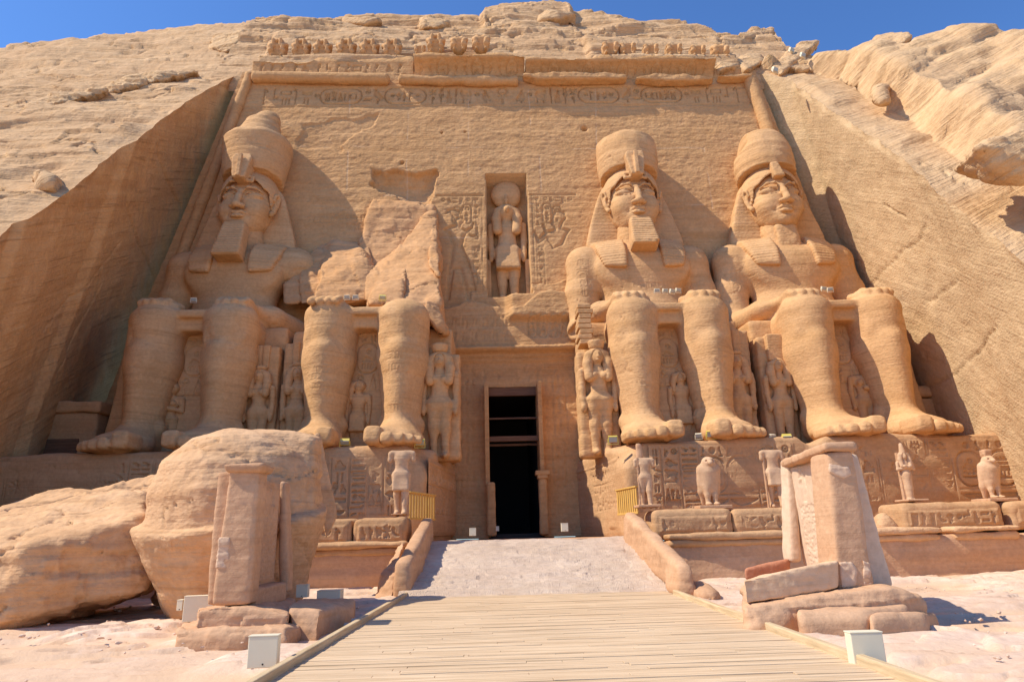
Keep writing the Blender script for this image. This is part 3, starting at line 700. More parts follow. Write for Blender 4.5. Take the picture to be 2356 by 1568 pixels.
# ================================================================== temple front
FN = np.array([0, -1, .1356]); F0 = np.array([0, 37.2, 1.5])
def FY(z): return 37.2+(z-1.5)*.1356
def fz(px, py): p = atp(px, py, F0, FN); return (p[0], p[2])
LT, LB, RT, RB = fz(580, 178), fz(440, 520), fz(1722, 190), fz(1765, 305)
def xL(z): return LT[0]+(LT[1]-z)*(LB[0]-LT[0])/(LT[1]-LB[1])
def xR(z): return RT[0]+(RT[1]-z)*.145
facade = thing('temple_facade', 'tall leaning sandstone temple front with a carved inscription band and dark doorway', 'temple front', None, (0, 37.2, 1.5))
FO = np.array([0, 37.2, 1.5])
def build_wall():
    z0, z1, st = 1.4, 33.2, .066
    nz, nx = int((z1-z0)/st), int(45/st)
    zz = np.linspace(z0, z1, nz); a, b = xL(zz)-.8, xR(zz)+.8
    U = a[:, None]+(b-a)[:, None]*np.linspace(0, 1, nx)[None]; V = np.repeat(zz[:, None], nx, 1)
    H = np.zeros_like(U); up = np.zeros_like(U); T = np.zeros_like(U)
    P0 = np.stack([U, FY(V), V], -1)
    zc = lambda py: fz(1170, py)[1]
    # inscription band
    vb, vt = 30.35, 31.75
    for v in (30.1, 32.05): groove(H, U, V, [(-17.0, v), (17.2, v)], .03, .05)
    half = ['was', 'leg', ('block/three', 1.3), 'crook', ('bar2/two', 1.3), ('sun', .8), ['four', 'star', 'seated', 'house', 'block'], ('sun/water', .9), ('goose', 1.4), ['sun', 'eye', 'man', 'was', 'disk'], ('star/reed', 1.1), ('sedge', .8), ('seated', .9), ('reed', .6), ('bull', 1.6), ('sun', .8), ('hawk', 1.3)]
    row(H, U, V, -16.7, -.8, vb, vt, half, .15); stamp(H, U, V, 'ankh', -.7, vb, 1.4, 1.4, .10)
    rev = [list(reversed(x)) if isinstance(x, list) else x for x in reversed(half)]
    row(H, U, V, .8, 16.7, vb, vt, rev, .15, True)
    # niche and doorway recesses
    nx0, nx1 = fz(1118, 400)[0], fz(1211, 400)[0]; nt, nb = fz(1165, 400)[1], fz(1165, 682)[1]
    # relief kings either side of the niche
    def zp(zx, zy): return fz((1150+zx/2.24)*.5752, (600+zy/2.24)*.5752)
    kl = [(1500, 620), (1525, 590), (1565, 590), (1585, 640), (1560, 660), (1550, 690), (1600, 715), (1650, 690), (1660, 640), (1672, 650), (1660, 700), (1600, 750), (1580, 800), (1570, 860), (1600, 940), (1640, 1050), (1690, 1260), (1640, 1262), (1640, 1340), (1610, 1340), (1590, 1240), (1540, 1070), (1490, 1070), (1450, 1340), (1425, 1340), (1440, 1080), (1460, 940), (1475, 850), (1440, 750), (1400, 720), (1400, 705), (1440, 690), (1505, 670)]
    sunk(H, U, V, [zp(*q) for q in kl], .16, .3)
    sunk(H, U, V, [zp(*q) for q in [(1412, 570), (1440, 530), (1500, 525), (1560, 560), (1535, 575), (1560, 610), (1500, 620), (1460, 560)]], .14, .2)
    sunk(H, U, V, [zp(*q) for q in [(1610, 740), (1660, 770), (1690, 760), (1690, 690), (1705, 690), (1712, 800), (1690, 800), (1640, 775)]], .14, .1)
    m = lambda pts: [(-a, b) for a, b in pts]
    def zr(zx, zy): return fz((2000+zx/1.568)*.5752, (zy/1.568)*.5752)
    kr = [(318, 1400), (330, 1340), (350, 1315), (400, 1320), (420, 1360), (395, 1395), (385, 1425), (440, 1440), (420, 1470), (395, 1530), (330, 1560), (320, 1530), (290, 1490), (240, 1525), (225, 1490), (210, 1440), (218, 1440), (245, 1490), (280, 1450), (262, 1400), (275, 1400), (300, 1450), (345, 1430)]
    sunk(H, U, V, [zr(*q) for q in kr], .15, .25)
    for sgn in (-1, 1):
        x0 = 1.55 if sgn > 0 else -4.5; fl = sgn < 0
        groove(H, U, V, [(x0, 22.75), (x0+2.95, 22.75)], .05, .08)
        if sgn > 0: groove(H, U, V, [(1.62, 15.6), (1.62, 22.7)], .02, .06)
        else: groove(H, U, V, [(-1.62, 15.6), (-1.62, 22.7)], .02, .06)
        c0 = 1.75 if sgn > 0 else -2.2
        column(H, U, V, c0, .45, 22.6, 20.4, ['sedge', 'eye', 'hawk', 'mouth', 'seated'], .08)
        cartouche(H, U, V, 2.3 if sgn > 0 else -2.85, 20.6, .55, 1.5, ['sun', 'seated', 'scarab'], .09); cartouche(H, U, V, 2.95 if sgn > 0 else -3.5, 20.6, .55, 1.3, ['block', 'bar2', 'four'], .09)
        column(H, U, V, c0 if sgn < 0 else 1.8, .42, 19.0, 16.2, ['house', 'star', 'bar2', 'disk', 'snake', 'reed'], .08)
        row(H, U, V, 2.3 if sgn > 0 else -4.3, 4.3 if sgn > 0 else -2.3, 22.15, 22.65, ['sun', 'hawk', 'water/bar', 'four', 'sun'], .07)
    # projecting course under the niche with the king's names, broken along its top
    brk = 14.55+.5*fbm(np.stack([U*.5, U*0, U*0+3], -1), 1.0, 4, 8)+.9*sstep(.6, 2.5, U)
    inner = sstep(-4.6, -4.4, U)*sstep(4.6, 4.4, U)
    up += .55*sstep(.12, -.12, V-brk)*sstep(11.55, 11.75, V)*inner
    up += .30*sstep(12.0, 11.9, V)*sstep(11.35, 11.45, V)*inner + .18*np.exp(-((V-11.3)/.12)**2)*inner
    for i in range(5): cartouche(H, U, V, 1.0+i*.62, 12.5, .5, 1.3, ['sun', 'seated', 'four'], .09)
    for i in range(6): column(H, U, V, -3.6+i*.6, .5, 13.9, 12.3, ['reed+two', 'four'], .05)
    # ledge of rough rock under the niche on the right
    br2 = 16.25+.35*fbm(np.stack([U*.8, U*0, U*0+9], -1), 1.0, 4, 18); up += .5*sstep(.15, -.1, V-br2)*sstep(13.4, 13.8, V)*sstep(-.4, .2, U)*sstep(3.9, 3.5, U)
    # walls of the entrance: tiny reliefs beside the door
    for k, (x0, fl) in enumerate(((-2.85, False), (2.0, True))):
        groove(H, U, V, [(x0-.1, 3.4), (x0-.1, 11.0)], .02, .05); groove(H, U, V, [(x0+1.0, 3.4), (x0+1.0, 11.0)], .02, .05)
        for r_ in range(5):
            for c_ in range(2 + (r_ > 2)): stamp(H, U, V, ['man', 'seated', 'man'][c_], x0+.05+c_*.33, 9.4-r_*1.35, .34, 1.15, .05, fl)
    cartouche(H, U, V, 2.05, 3.9, .75, 2.7, ['seated', 'eye', 'four', 'board'], .07)
    for i in range(7): stamp(H, U, V, ['hawk', 'man', 'eye', 'star', 'seated', 'reed', 'sun'][i], -2.6+i*.75, 10.05, .6, .9, .04)
    # cut joints filled with pale mortar
    seams = [[(1078, 205), (1077, 465), (1130, 466)], [(942, 195), (937, 330), (934, 445)], [(806, 195), (798, 440)], [(690, 335), (1320, 342), (1620, 340)], [(730, 448), (1000, 450)], [(1240, 342), (1247, 468)], [(1215, 468), (1330, 470)], [(1370, 205), (1374, 420)], [(1620, 340), (1640, 480)], [(725, 563), (845, 566)], [(1540, 470), (1620, 471)], [(1010, 545), (1118, 547)], [(1215, 200), (1225, 340)]]
    for sm in seams:
        q = [fz(*p) for p in sm]; j = []
        for a, b in zip(q, q[1:]):
            for t in np.linspace(0, 1, 8): j.append((a[0]+(b[0]-a[0])*t+.02*math.sin(t*21+a[1]), a[1]+(b[1]-a[1])*t+.02*math.cos(t*17+a[0])))
        groove(T, U, V, j, .03, .6)
    T *= sstep(-.2, .4, fbm(P0, .8, 3, 77)); H = np.maximum(H, T*.03)
    for tx_, px_, py_, h_ in (('LESSEPS', 720, 510, .5), ('WACSWORTH', 797, 528, .42), ('P', 832, 508, .4)):
        x, z = fz(px_, py_); write(H, U, V, tx_, x, z, h_, .06, .03)
    # old holes and spalls in the face
    for px, py, r_ in ((1345, 296, .28), (1016, 305, .12), (1070, 304, .11), (925, 375, .2), (1130, 420, .1)):
        x, z = fz(px, py); d = np.hypot(U-x, (V-z)*1.2); H = np.maximum(H, .35*sstep(r_, r_*.2, d))
    for pts, dp in ((['690,285', '770,270', '870,262', '860,285', '800,330', '780,345', '690,340'], .10), (['853,386', '910,395', '1000,392', '1012,418', '1005,445', '1000,475', '930,478', '880,440', '853,425'], .75)):
        q = [fz(*map(float, p.split(','))) for p in pts]; A = np.array(q); win = window(U, V, A[:, 0].min(), A[:, 1].min(), A[:, 0].max(), A[:, 1].max(), .6)
        d = poly_sd(U[win], V[win], q)+.3*fbm(P0[win], 1.1, 4, 5); H[win] = np.maximum(H[win], dp*sstep(.05, -.12, d)*(.5+.5*sstep(0, .9 if dp > .5 else .1, -d)))
    lay = .03*ledges(P0, 2.0, s=31)+.045*fbm(P0, .5, 5, 12)+.022*fbm(P0*np.array([1, 1, 2.2]), 2.6, 3, 15)
    mask_out = sstep(.4, 0, np.minimum(U-(xL(V)), xR(V)-U))
    D = up-H+lay
    # holes
    door = (U > -1.42) & (U < 1.38) & (V < 9.68)
    nich = (U > nx0) & (U < nx1) & (V < nt) & (V > nb)
    D = np.where(nich, -1.35+.02*fbm(P0, 1, 3, 2), D)
    P = P0+(FN/np.linalg.norm(FN))*D[..., None]
    f = door | False
    fm = ~(f[:-1, :-1] | f[1:, 1:] | f[1:, :-1] | f[:-1, 1:])
    return mesh_obj('wall', P.reshape(-1, 3)-FO, grid_faces(nz, nx, fm), MW, facade, attr=T)
build_wall()
# doorway: jambs, lintel beam, dark hall beyond
def fbox(name, items, mat, bev=.02, par=facade): return boxes(name, [((c[0], c[1]-37.2, c[2]-1.5), h, *r) for c, h, *r in items], mat, par, bev)
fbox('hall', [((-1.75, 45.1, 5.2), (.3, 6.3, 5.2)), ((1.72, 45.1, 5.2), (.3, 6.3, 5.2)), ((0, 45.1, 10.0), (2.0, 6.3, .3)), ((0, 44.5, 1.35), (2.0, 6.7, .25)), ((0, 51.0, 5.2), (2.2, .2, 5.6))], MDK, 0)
fbox('door_frame', [((-1.50, 38.2, 5.6), (.12, 1.0, 4.15)), ((1.46, 38.2, 5.6), (.12, 1.0, 4.15))], MW, .03)
fbox('lintel_beam', [((0, 38.5, 9.45), (1.40, .12, .26))], MWD)
fbox('cross_beam', [((0, 37.9, 6.66), (1.40, .16, .14)), ((0, 38.5, 6.4), (1.40, .1, .06)), ((0, 38.5, 7.9), (1.40, .06, .05))], MWD)
def jamb(x, zt, cap):
    o = rock('door_jamb', [(a-0, b-37.2, c-1.5) for a, b, c in frust((x, 37.0), (.24, .35), (.2, .33), 1.5, zt)], MW, facade, h=.05, rnd=.04, amp=.02, f=2, layers=.01)
    if cap: boxes('jamb_capital', [((x, 36.93-37.2, zt+.12-1.5), (.38, .42, .12)), ((x, 36.93-37.2, zt-.08-1.5), (.28, .38, .1))], MW, o, .05)
jamb(-1.32, 4.25, False); jamb(1.42, 4.55, True)
# torus roll along the top and both edges of the front
def roll(a, b, r, seed, wob=.05):
    a, b = np.array(a), np.array(b); L = np.linalg.norm(b-a); n = max(8, int(L/.12)); t = np.linspace(0, 1, n)[:, None]; C = a+(b-a)*t
    d = (b-a)/L; u = np.cross(d, [0, 1, 0]); u /= np.linalg.norm(u); w = np.cross(d, u); k = 28; th = np.linspace(0, 2*math.pi, k, endpoint=False)
    rr = r*np.where((t < .004) | (t > .996), .55, 1.0)
    V = C[:, None]+rr[:, None]*(np.cos(th)[None, :, None]*u+np.sin(th)[None, :, None]*w); V = V+ (wob*fbm(V, .9, 4, seed))[..., None]*(np.cos(th)[None, :, None]*u+np.sin(th)[None, :, None]*w)
    i = np.arange(n*k).reshape(n, k); j = np.roll(i, -1, 1); Q = np.stack([i[:-1], j[:-1], j[1:], i[1:]], -1).reshape(-1, 4)
    V = np.concatenate([V.reshape(-1, 3), C[:1], C[-1:]]); m = len(V)
    F3 = [tuple(q) for q in Q]+[(i[0][(q+1) % k], i[0][q], m-2) for q in range(k)]+[(i[-1][q], i[-1][(q+1) % k], m-1) for q in range(k)]
    return mesh_obj('torus_moulding', V-FO, F3, MW, facade)
def onf(px, py, out=.25): p = atp(px, py, F0, FN); return p+FN/np.linalg.norm(FN)*out
roll(onf(583, 184), onf(897, 189), .40, 1); roll(onf(918, 190), onf(1192, 194), .36, 2, .09)
roll(onf(577, 172, .1), onf(400, 640, .05), .34, 3); roll(onf(1722, 185, .15), onf(1775, 330, .15), .46, 4)
for pts, s in (([(1195, 186), (1250, 184), (1330, 188), (1400, 184), (1440, 190), (1440, 196), (1330, 197), (1240, 200)], 5), ([(1452, 196), (1510, 184), (1560, 187), (1640, 192), (1636, 199), (1560, 202), (1480, 199)], 6), ([(1640, 190), (1700, 187), (1728, 183), (1722, 192), (1660, 196)], 7)):
    q = [onf(x, y, .0)-FO for x, y in pts]; q += [onf(x, y, .75)-FO for x, y in pts]
    rock('torus_moulding', q, MW, facade, h=.07, rnd=.08, amp=.09, f=1.1, s=s, layers=.06, lf=2.5)
# cornice of rearing cobras and royal names, and its worn left remnant
def cornice(x0, x1, z0, z1, full, seed):
    st = .06; nu, nv = int((x1-x0)/st), int((z1-z0)/st)
    U, V = np.meshgrid(np.linspace(x0, x1, nu), np.linspace(z0, z1, nv)); H = np.zeros_like(U)
    if full:
        x = x0+.15; k = 0
        while x < x1-.6:
            if k % 3 == 2: cartouche(H, U, V, x, z0+.03, .8, z1-z0-.1, ['board', 'sun', 'four'], .12, .04); x += 1.0
            else:
                stamp(H, U, V, 'cobra', x, z0+.02, .6, (z1-z0)*.66, .12, k % 3 == 1); stamp(H, U, V, 'disk', x+.08, z0+(z1-z0)*.66, .45, (z1-z0)*.3, .10); x += .72
            k += 1
    else:
        R = random.Random(seed); x = x0+.4
        while x < x1-.5: stamp(H, U, V, R.choice(['cobra', 'four', 'reed', 'seated', 'block', 'leg', 'feather']), x, z0+.1, .6, .75, .12); x += R.choice([.65, .7, .95])
    t = (V-z0)/(z1-z0); out = (.05+.95*t**2.0) if full else (.02+.15*t)
    P = np.stack([U, FY(V), V], -1); out = out-H+.05*fbm(P, .8, 4, seed); P[..., 1] -= out
    # lip and top back to the rock
    ze = z1+.15; top = P[-1].copy()
    lip = top.copy(); lip[:, 2] = ze+.24*fbm(np.stack([U[0]*.7, U[0]*0, U[0]*0+seed], -1), 1, 4, seed); lip[:, 1] -= .05
    back = lip.copy(); back[:, 1] += 2.2; back[:, 2] += .25
    P = np.concatenate([P, lip[None], back[None]]); 
    def cap(j): 
        c = P[:, j].copy(); c[:, 1] = FY(c[:, 2])+2.0; return c
    P = np.concatenate([cap(0)[:, None], P, cap(-1)[:, None]], 1)
    return mesh_obj('cornice', P.reshape(-1, 3)-FO, grid_faces(*P.shape[:2]), MW, facade, smooth=True)
cornice(fz(955, 150)[0], fz(1205, 150)[0], 32.75, 33.7, True, 21); cornice(fz(1208, 150)[0], fz(1638, 160)[0], 32.5, 33.4, True, 22)
cornice(-17.6, fz(952, 150)[0], 33.0, 33.95, False, 23); cornice(fz(1640, 160)[0], 17.6, 32.3, 33.2, False, 24)
# ================================================================== cliff and ground
NL = np.array([-.02, -.75, .66]); NL /= np.linalg.norm(NL); PLc = atp(580, 178, F0, FN)
NR = np.array([.02, -.76, .65]); NR /= np.linalg.norm(NR); PRc = atp(1735, 170, F0, FN)
NT = np.array([0, -.78, .63]); NT /= np.linalg.norm(NT)
def interp_poly(P, n):
    P = np.array(P); L = np.concatenate([[0], np.cumsum(np.linalg.norm(np.diff(P, axis=0), axis=1))]); t = np.linspace(0, L[-1], n)
    return np.stack([np.interp(t, L, P[:, i]) for i in range(3)], -1)
skyL = [(p[0], p[2]) for p in (atp(x, y, PLc, NL) for x, y in ((0, 118), (95, 97), (200, 88), (310, 68), (420, 60), (560, 50)))]
skyT = [(p[0], p[2]-.45) for p in (atp(x, y, (0, FY(34.95)+1.45, 36.6), (0, -1, .8)) for x, y in ((560, 52), (700, 42), (800, 36), (960, 36), (1130, 30), (1270, 22), (1420, 34), (1560, 54), (1690, 80), (1720, 70), (1760, 66)))]
skyR = [(p[0], p[2]) for p in (atp(x, y, PRc+NR*3.0, NR) for x, y in ((1700, 80), (1735, 64), (1870, 74), (1960, 72), (2060, 74), (2160, 60), (2250, 58), (2356, 72)))]
def crest(P, sky, s):
    xs = np.array([a for a, b in sky]); zs = np.array([b for a, b in sky]); o = np.argsort(xs)
    z = np.interp(P[..., 0], xs[o], zs[o])+.35*fbm(np.stack([P[..., 0]*.5, 0*P[..., 0], 0*P[..., 0]+s], -1), 1, 4, s)
    e = np.maximum(P[..., 2]-z, 0); P = P.copy(); P[..., 2] = np.where(e > 0, z+.10*e, P[..., 2]); P[..., 1] += e*1.4; return P
def sheet(name, P, amp, lay, s, mat, dip=(.02, 0), lf=.8, fade=None, sky=None, f=.35, par=None, fine=.10, blk=.10):
    N = gnormals(P)
    if N[..., 1].mean() > 0: N = -N
    d = blk*(blocks(P, 3.4, 1.3, s, dip)+.6*blocks(P+1.7, 1.5, .55, s+7, dip))+amp*fbm(P, f, 5, s)+lay*ledges(P, lf, dip, .8, s)+.5*lay*ledges(P+3.3, lf*2.7, dip, 1.0, s+20)+fine*fbm(P*np.array([.6, .6, 1.8]), 1.6, 4, s+3)
    d = d-.42*np.exp(-(fbm(P*np.array([.30, .30, 1.0])+s, .38, 4, s+41)/.022)**2)*sstep(-.15, .1, fbm(P, .1, 2, s+43))
    if fade is not None: d = d*fade
    Q = P+N*d[..., None]
    if sky: Q = crest(Q, sky, s)
    Fc = grid_faces(*P.shape[:2])
    if np.cross(P[0, 1]-P[0, 0], P[1, 0]-P[0, 0])[1] > 0: Fc = Fc[:, ::-1]
    return mesh_obj(name, Q.reshape(-1, 3), Fc, mat)
cracks = lambda P, s: -np.exp(-(fbm(P, .12, 4, s)/.018)**2)
def ruled(edge, ncol, reach, dirv, power=1.6):
    t = np.linspace(0, 1, ncol)**power*reach; return edge[:, None]+t[None, :, None]*np.array(dirv)
# left rock slope beside the cut
eL = [(567, 161), (488, 200), (429, 235), (367, 279), (316, 323), (283, 338), (227, 382), (176, 429), (125, 462), (66, 503), (29, 514), (0, 545)]
EL = [atp(x, y, PLc, NL) for x, y in eL]; far = EL[-1]+(EL[-1]-EL[4])*.9; EL = EL+[far]
top = [atp(575, 120, PLc, NL), atp(585, 80, PLc, NL), atp(592, 40, PLc, NL), atp(600, 0, PLc, NL)]
eLs = interp_poly(EL, 330); eLn = eLs.copy(); eLn += (.14*fbm(eLn, .9, 4, 3))[:, None]*np.array([1, .2, .5])
dl = np.cross(NL, [0, 0, 1.]); dl /= np.linalg.norm(dl); dl = dl if dl[0] < 0 else -dl
full = np.concatenate([eLn[::-1], interp_poly([EL[0]]+top, 90)[1:]])
G = ruled(full, 330, 62, dl, 1.35)
cu = np.linspace(0, 1, 330)**1.35*62
fadeL = sstep(0, 1.2, cu)[None, :]*np.ones((len(full), 1)); fadeL = np.maximum(fadeL, sstep(330, 345, np.arange(len(full)))[:, None]*.7)
structure(sheet('cliff', G, .30, .40, 61, MC, (.03, .0), .30, fadeL, skyL+[(skyT[1][0], skyT[1][1]+.4)], 0.12, fine=.05, blk=.10))
# the two cut walls of the recess
def cutwall(edge, smooth_, lean, s, mat):
    E = edge; n0_ = len(E)-len(smooth_); ES = np.concatenate([E[:n0_], smooth_]); nz = 190; zb = .2; rows = []
    t = np.linspace(0, 1, nz)[None, :, None]; Z = E[:, 2:3]+(zb-E[:, 2:3])*t[0, :, 0][None]
    w_ = np.exp(-(E[:, 2:3]-Z)/.45); X = (ES[:, 0:1]*(1-w_)+E[:, 0:1]*w_)+(ES[:, 2:3]*(1-w_)+E[:, 2:3]*w_-Z)*lean; Y = ES[:, 1:2]*(1-w_)+E[:, 1:2]*w_; P = np.stack([X, Y, Z], -1)
    fade = sstep(0, .6, (E[:, 2:3]-Z)); d = .13*fbm(P, .18, 5, s)+.03*fbm(P, 1.3, 4, s+2)+.03*ledges(P, 1.2, (0, .5), .6, s)+.012*np.sin((P[..., 1]*.8+P[..., 2]*.6)*9+2*fbm(P, .5, 3, s+5))*sstep(-.2, .4, fbm(P, .3, 3, s+6))
    for a_, b_ in (((2100, 905), (2400, 745)), ((1890, 700), (2160, 520)), ((2120, 700), (2250, 645)), ((2030, 470), (2090, 500))) if lean > 0 else (((60, 760), (300, 560)), ((120, 860), (260, 640)), ((300, 470), (420, 640)), ((380, 330), (470, 470))):
        u_ = [atp(*q, (PRc if lean > 0 else PLc), (1, 0, lean)) for q in (a_, b_)]; dd_ = seg_d(P[..., 1]+.15*fbm(P, .8, 3, 3), P[..., 2]+.15*fbm(P, .8, 3, 4), (u_[0][1], u_[0][2]), (u_[1][1], u_[1][2])); d = d-.10*np.exp(-(dd_/.05)**2)
    N = gnormals(P); sg = 1 if lean < 0 else -1
    N = np.where((N[..., :1]*sg) < 0, -N, N); P = P+N*(d*fade)[..., None]
    Fc = grid_faces(*P.shape[:2]); n0 = np.cross(P[10, 11]-P[10, 10], P[11, 10]-P[10, 10])[0]
    return structure(mesh_obj('cliff', P.reshape(-1, 3), Fc if n0*sg > 0 else Fc[:, ::-1], mat))
back = EL[0]+np.array([.0, 1.6, 1.3])
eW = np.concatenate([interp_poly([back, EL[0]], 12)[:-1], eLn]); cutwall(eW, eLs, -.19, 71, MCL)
# right: cut wall, worn apron, bedded rocks above it
eR = [(1731, 162), (1775, 176), (1820, 188), (1868, 222), (1912, 254), (1962, 286), (2015, 319), (2055, 350), (2091, 378), (2120, 402), (2140, 425), (2177, 459), (2215, 490), (2249, 518), (2300, 556), (2356, 600)]
ER = [atp(x, y, PRc, NR) for x, y in eR]; ER.append(ER[-1]+(ER[-1]-ER[6])*1.0)
eRs = interp_poly(ER, 230); eRn = eRs.copy(); eRn += (.16*fbm(eRn, 1.3, 4, 5))[:, None]*np.array([1, .2, .6])
cutwall(np.concatenate([interp_poly([ER[0]+np.array([0, 1.6, 1.3]), ER[0]], 12)[:-1], eRn]), eRs, .135, 83, MCW)
dr = np.cross(NR, [0, 0, 1.]); dr /= np.linalg.norm(dr); dr = dr if dr[0] > 0 else -dr
topR = [atp(1733, 120, PRc, NR), atp(1728, 80, PRc, NR), atp(1720, 30, PRc, NR)]
fullR = np.concatenate([eRn[::-1], interp_poly([ER[0]]+topR, 90)[1:]])
nc = 330; cu = np.linspace(0, 1, nc)**1.4*62; G = fullR[:, None]+cu[None, :, None]*dr
apron = [(1846, 165), (1962, 208), (2034, 244), (2113, 291), (2156, 337), (2202, 373), (2288, 416), (2356, 462)]
AP = np.array([atp(x, y, PRc, NR) for x, y in apron]); wz = AP[:, 2]; xe = np.interp(wz, eRn[::-1, 2], eRn[::-1, 0]); wid = AP[:, 0]-xe
o = np.argsort(wz); W = np.interp(fullR[:, 2], wz[o], wid[o]); W = np.where(fullR[:, 2] > ER[0][2], .6, W)
dd = cu[None]-W[:, None]-.5*fbm(G, .35, 4, 7)
lift = 2.3*sstep(-.05, .55, dd)+1.3*sstep(3.0, 9, dd)*1.0
NRm = NR; G2 = G+NRm*(lift*(.25+.75*sstep(36, 30, G[..., 2])))[..., None]
fadeR = np.maximum(sstep(0, .8, cu)[None]*.35, sstep(-.2, 1.2, dd))
structure(sheet('cliff', G2, .70, .50, 91, MBD, (-.50, -.1), .30, fadeR, skyR, .10, fine=.05, blk=.07))
# cliff above the front: ledge for the baboons, then the rock rises to the skyline
zL = fz(600, 100)[1]
zz = np.concatenate([np.linspace(31.8, 35.0, 26), np.linspace(35.03, 36.6, 22), np.linspace(36.65, 54, 120)])
xs = np.linspace(-20.5, 22.5, 420); X, Z = np.meshgrid(xs, zz)
yb = FY(33.5)+.0
Y = np.where(Z < 34.95, FY(Z)+.12, np.where(Z < 36.62, FY(34.95)+1.25+.15*(Z-35), FY(34.95)+1.45+(Z-36.6)*.80))
inbab = np.maximum(sstep(-17.8, -17.3, X)*sstep(-1.2, -1.7, X), sstep(6.3, 6.8, X)*sstep(17.6, 17.0, X))
Yflat = FY(33)+.2+np.maximum(Z-33, 0)*.62
Y = Y*inbab+Yflat*(1-inbab); P = np.stack([X, Y, Z], -1)
fd = (.35+.65*sstep(36.6, 37.6, Z))*sstep(33.0, 34.0, Z)
structure(sheet('cliff', P, .30, .45, 101, MC, (.015, 0), .62, fd, skyT, .16, fine=.05, blk=.11))
# loose rocks and overhanging slabs
RK = 'rocks lying on the cliff'
def atT(x, y, d): return atp(x, y, np.array([0, FY(34.95)+1.45, 36.6])+np.array([0, -.78, .62])*d, (0, -1, .8))
def crock(label, pts, s, mat=MBD, **kw):
    o = rock('cliff_boulder', pts, mat, None, **{**dict(h=.11, rnd=.12, amp=.14, f=.5, layers=.16, lf=1.6, blk=.09, bs=(1.6, .6), s=s), **kw}); recentre(o); return tag(o, label, 'rock', RK)
def hz(pts, dv, n=NR): 
    q = [atp(x, y, (PRc if n is NR else PLc)+n*d, n) for x, y, d in pts]; return q+[p+np.array(dv) for p in q]
crock('big bedded boulder overhanging a dark hollow at the right edge', hz([(2185, 395, 1.6), (2240, 330, 3.4), (2356, 280, 3.6), (2420, 330, 3.4), (2330, 425, 2.0), (2400, 420, 2.2), (2215, 400, 1.5)], (2.6, 2.0, 1.3)), 201)
crock('small upright rock wedged under the curved ledge', hz([(2012, 200, 1.2), (2036, 192, 1.4), (2040, 236, .9), (2006, 226, .9), (2022, 240, .7)], (.8, .9, .6)), 202, h=.09, layers=.06)
crock('grey flat slab leaning between two bedded rocks', hz([(1775, 156, .4), (1840, 92, 1.3), (1895, 90, 1.3), (1850, 124, 1.0), (1800, 168, .4)], (.3, 1.4, 0)), 204, layers=.04)
crock('stubby squared block on the skyline at the right', hz([(2005, 90, 2.4), (2018, 74, 2.6), (2078, 66, 3.0), (2105, 78, 3.0), (2070, 100, 2.7)], (.6, 2.2, .0)), 205, h=.12)
crock('jutting rock on the left slope below the cracked shelf', hz([(60, 395, .2), (95, 388, .9), (132, 400, .7), (120, 428, .4), (70, 432, .2)], (-.2, 1.5, 0), NL), 206, h=.1)
crock('knob of rock at the head of the left slope', hz([(490, 80, .5), (560, 62, 1.2), (562, 88, 1.0), (520, 118, .4), (480, 110, .4)], (-.2, 2.0, 0), NL), 207, h=.12)
crock('thin overhanging ledge casting a dark strip on the left slope', hz([(225, 208, .0), (300, 174, .5), (400, 160, .65), (455, 164, .4), (330, 188, .35), (250, 212, .15)], (-.1, 1.5, .3), NL), 208, h=.09, rnd=.03, amp=.1, layers=.08, blk=.12, bs=(1.4, .4))
crock('stepped ledge of rock at the left edge of the slope', hz([(10, 246, .0), (130, 214, .5), (245, 203, .5), (240, 214, .3), (140, 236, .25), (40, 256, .1)], (-.1, 1.5, .3), NL), 209, h=.09, rnd=.03, amp=.1, layers=.08, blk=.12, bs=(1.4, .4))
crock('flat rock slab resting on the crest above the baboon row', [atT(x, y, d)+np.array([0, k, 0]) for x, y, d in ((785, 40, .3), (830, 34, .8), (880, 42, .6), (840, 52, .4), (790, 50, .2)) for k in (0, 1.8)], 210, h=.1)
crock('rounded rock knob on the crest at the middle', [atT(x, y, d)+np.array([0, k, 0]) for x, y, d in ((1235, 30, .4), (1270, 20, 1.1), (1330, 28, .8), (1290, 42, .6), (1240, 46, .4)) for k in (0, 1.8)], 211, h=.1)
crock('layered rock block on the crest beside a dark joint', [atT(x, y, d)+np.array([0, k, 0]) for x, y, d in ((960, 40, .3), (985, 34, .9), (1040, 44, .6), (1010, 58, .5), (965, 62, .3)) for k in (0, 1.8)], 212, h=.1)
for lab, pts, s in (('broken rock block right of the upper baboons', ((1690, 140), (1740, 120), (1760, 140), (1720, 160)), 213), ('split rock under the small lamp on the right crest', ((1800, 150), (1850, 118), (1900, 132), (1860, 160)), 214), ('rough rock at the right end of the baboon ledge', ((1640, 130), (1685, 118), (1700, 150), (1660, 158)), 215)):
    crock(lab, [p+np.array([0, k, 0]) for x, y in pts for p in (atp(x, y, PRc+NR*.5, NR),) for k in (0, 2.2)], s, h=.1)
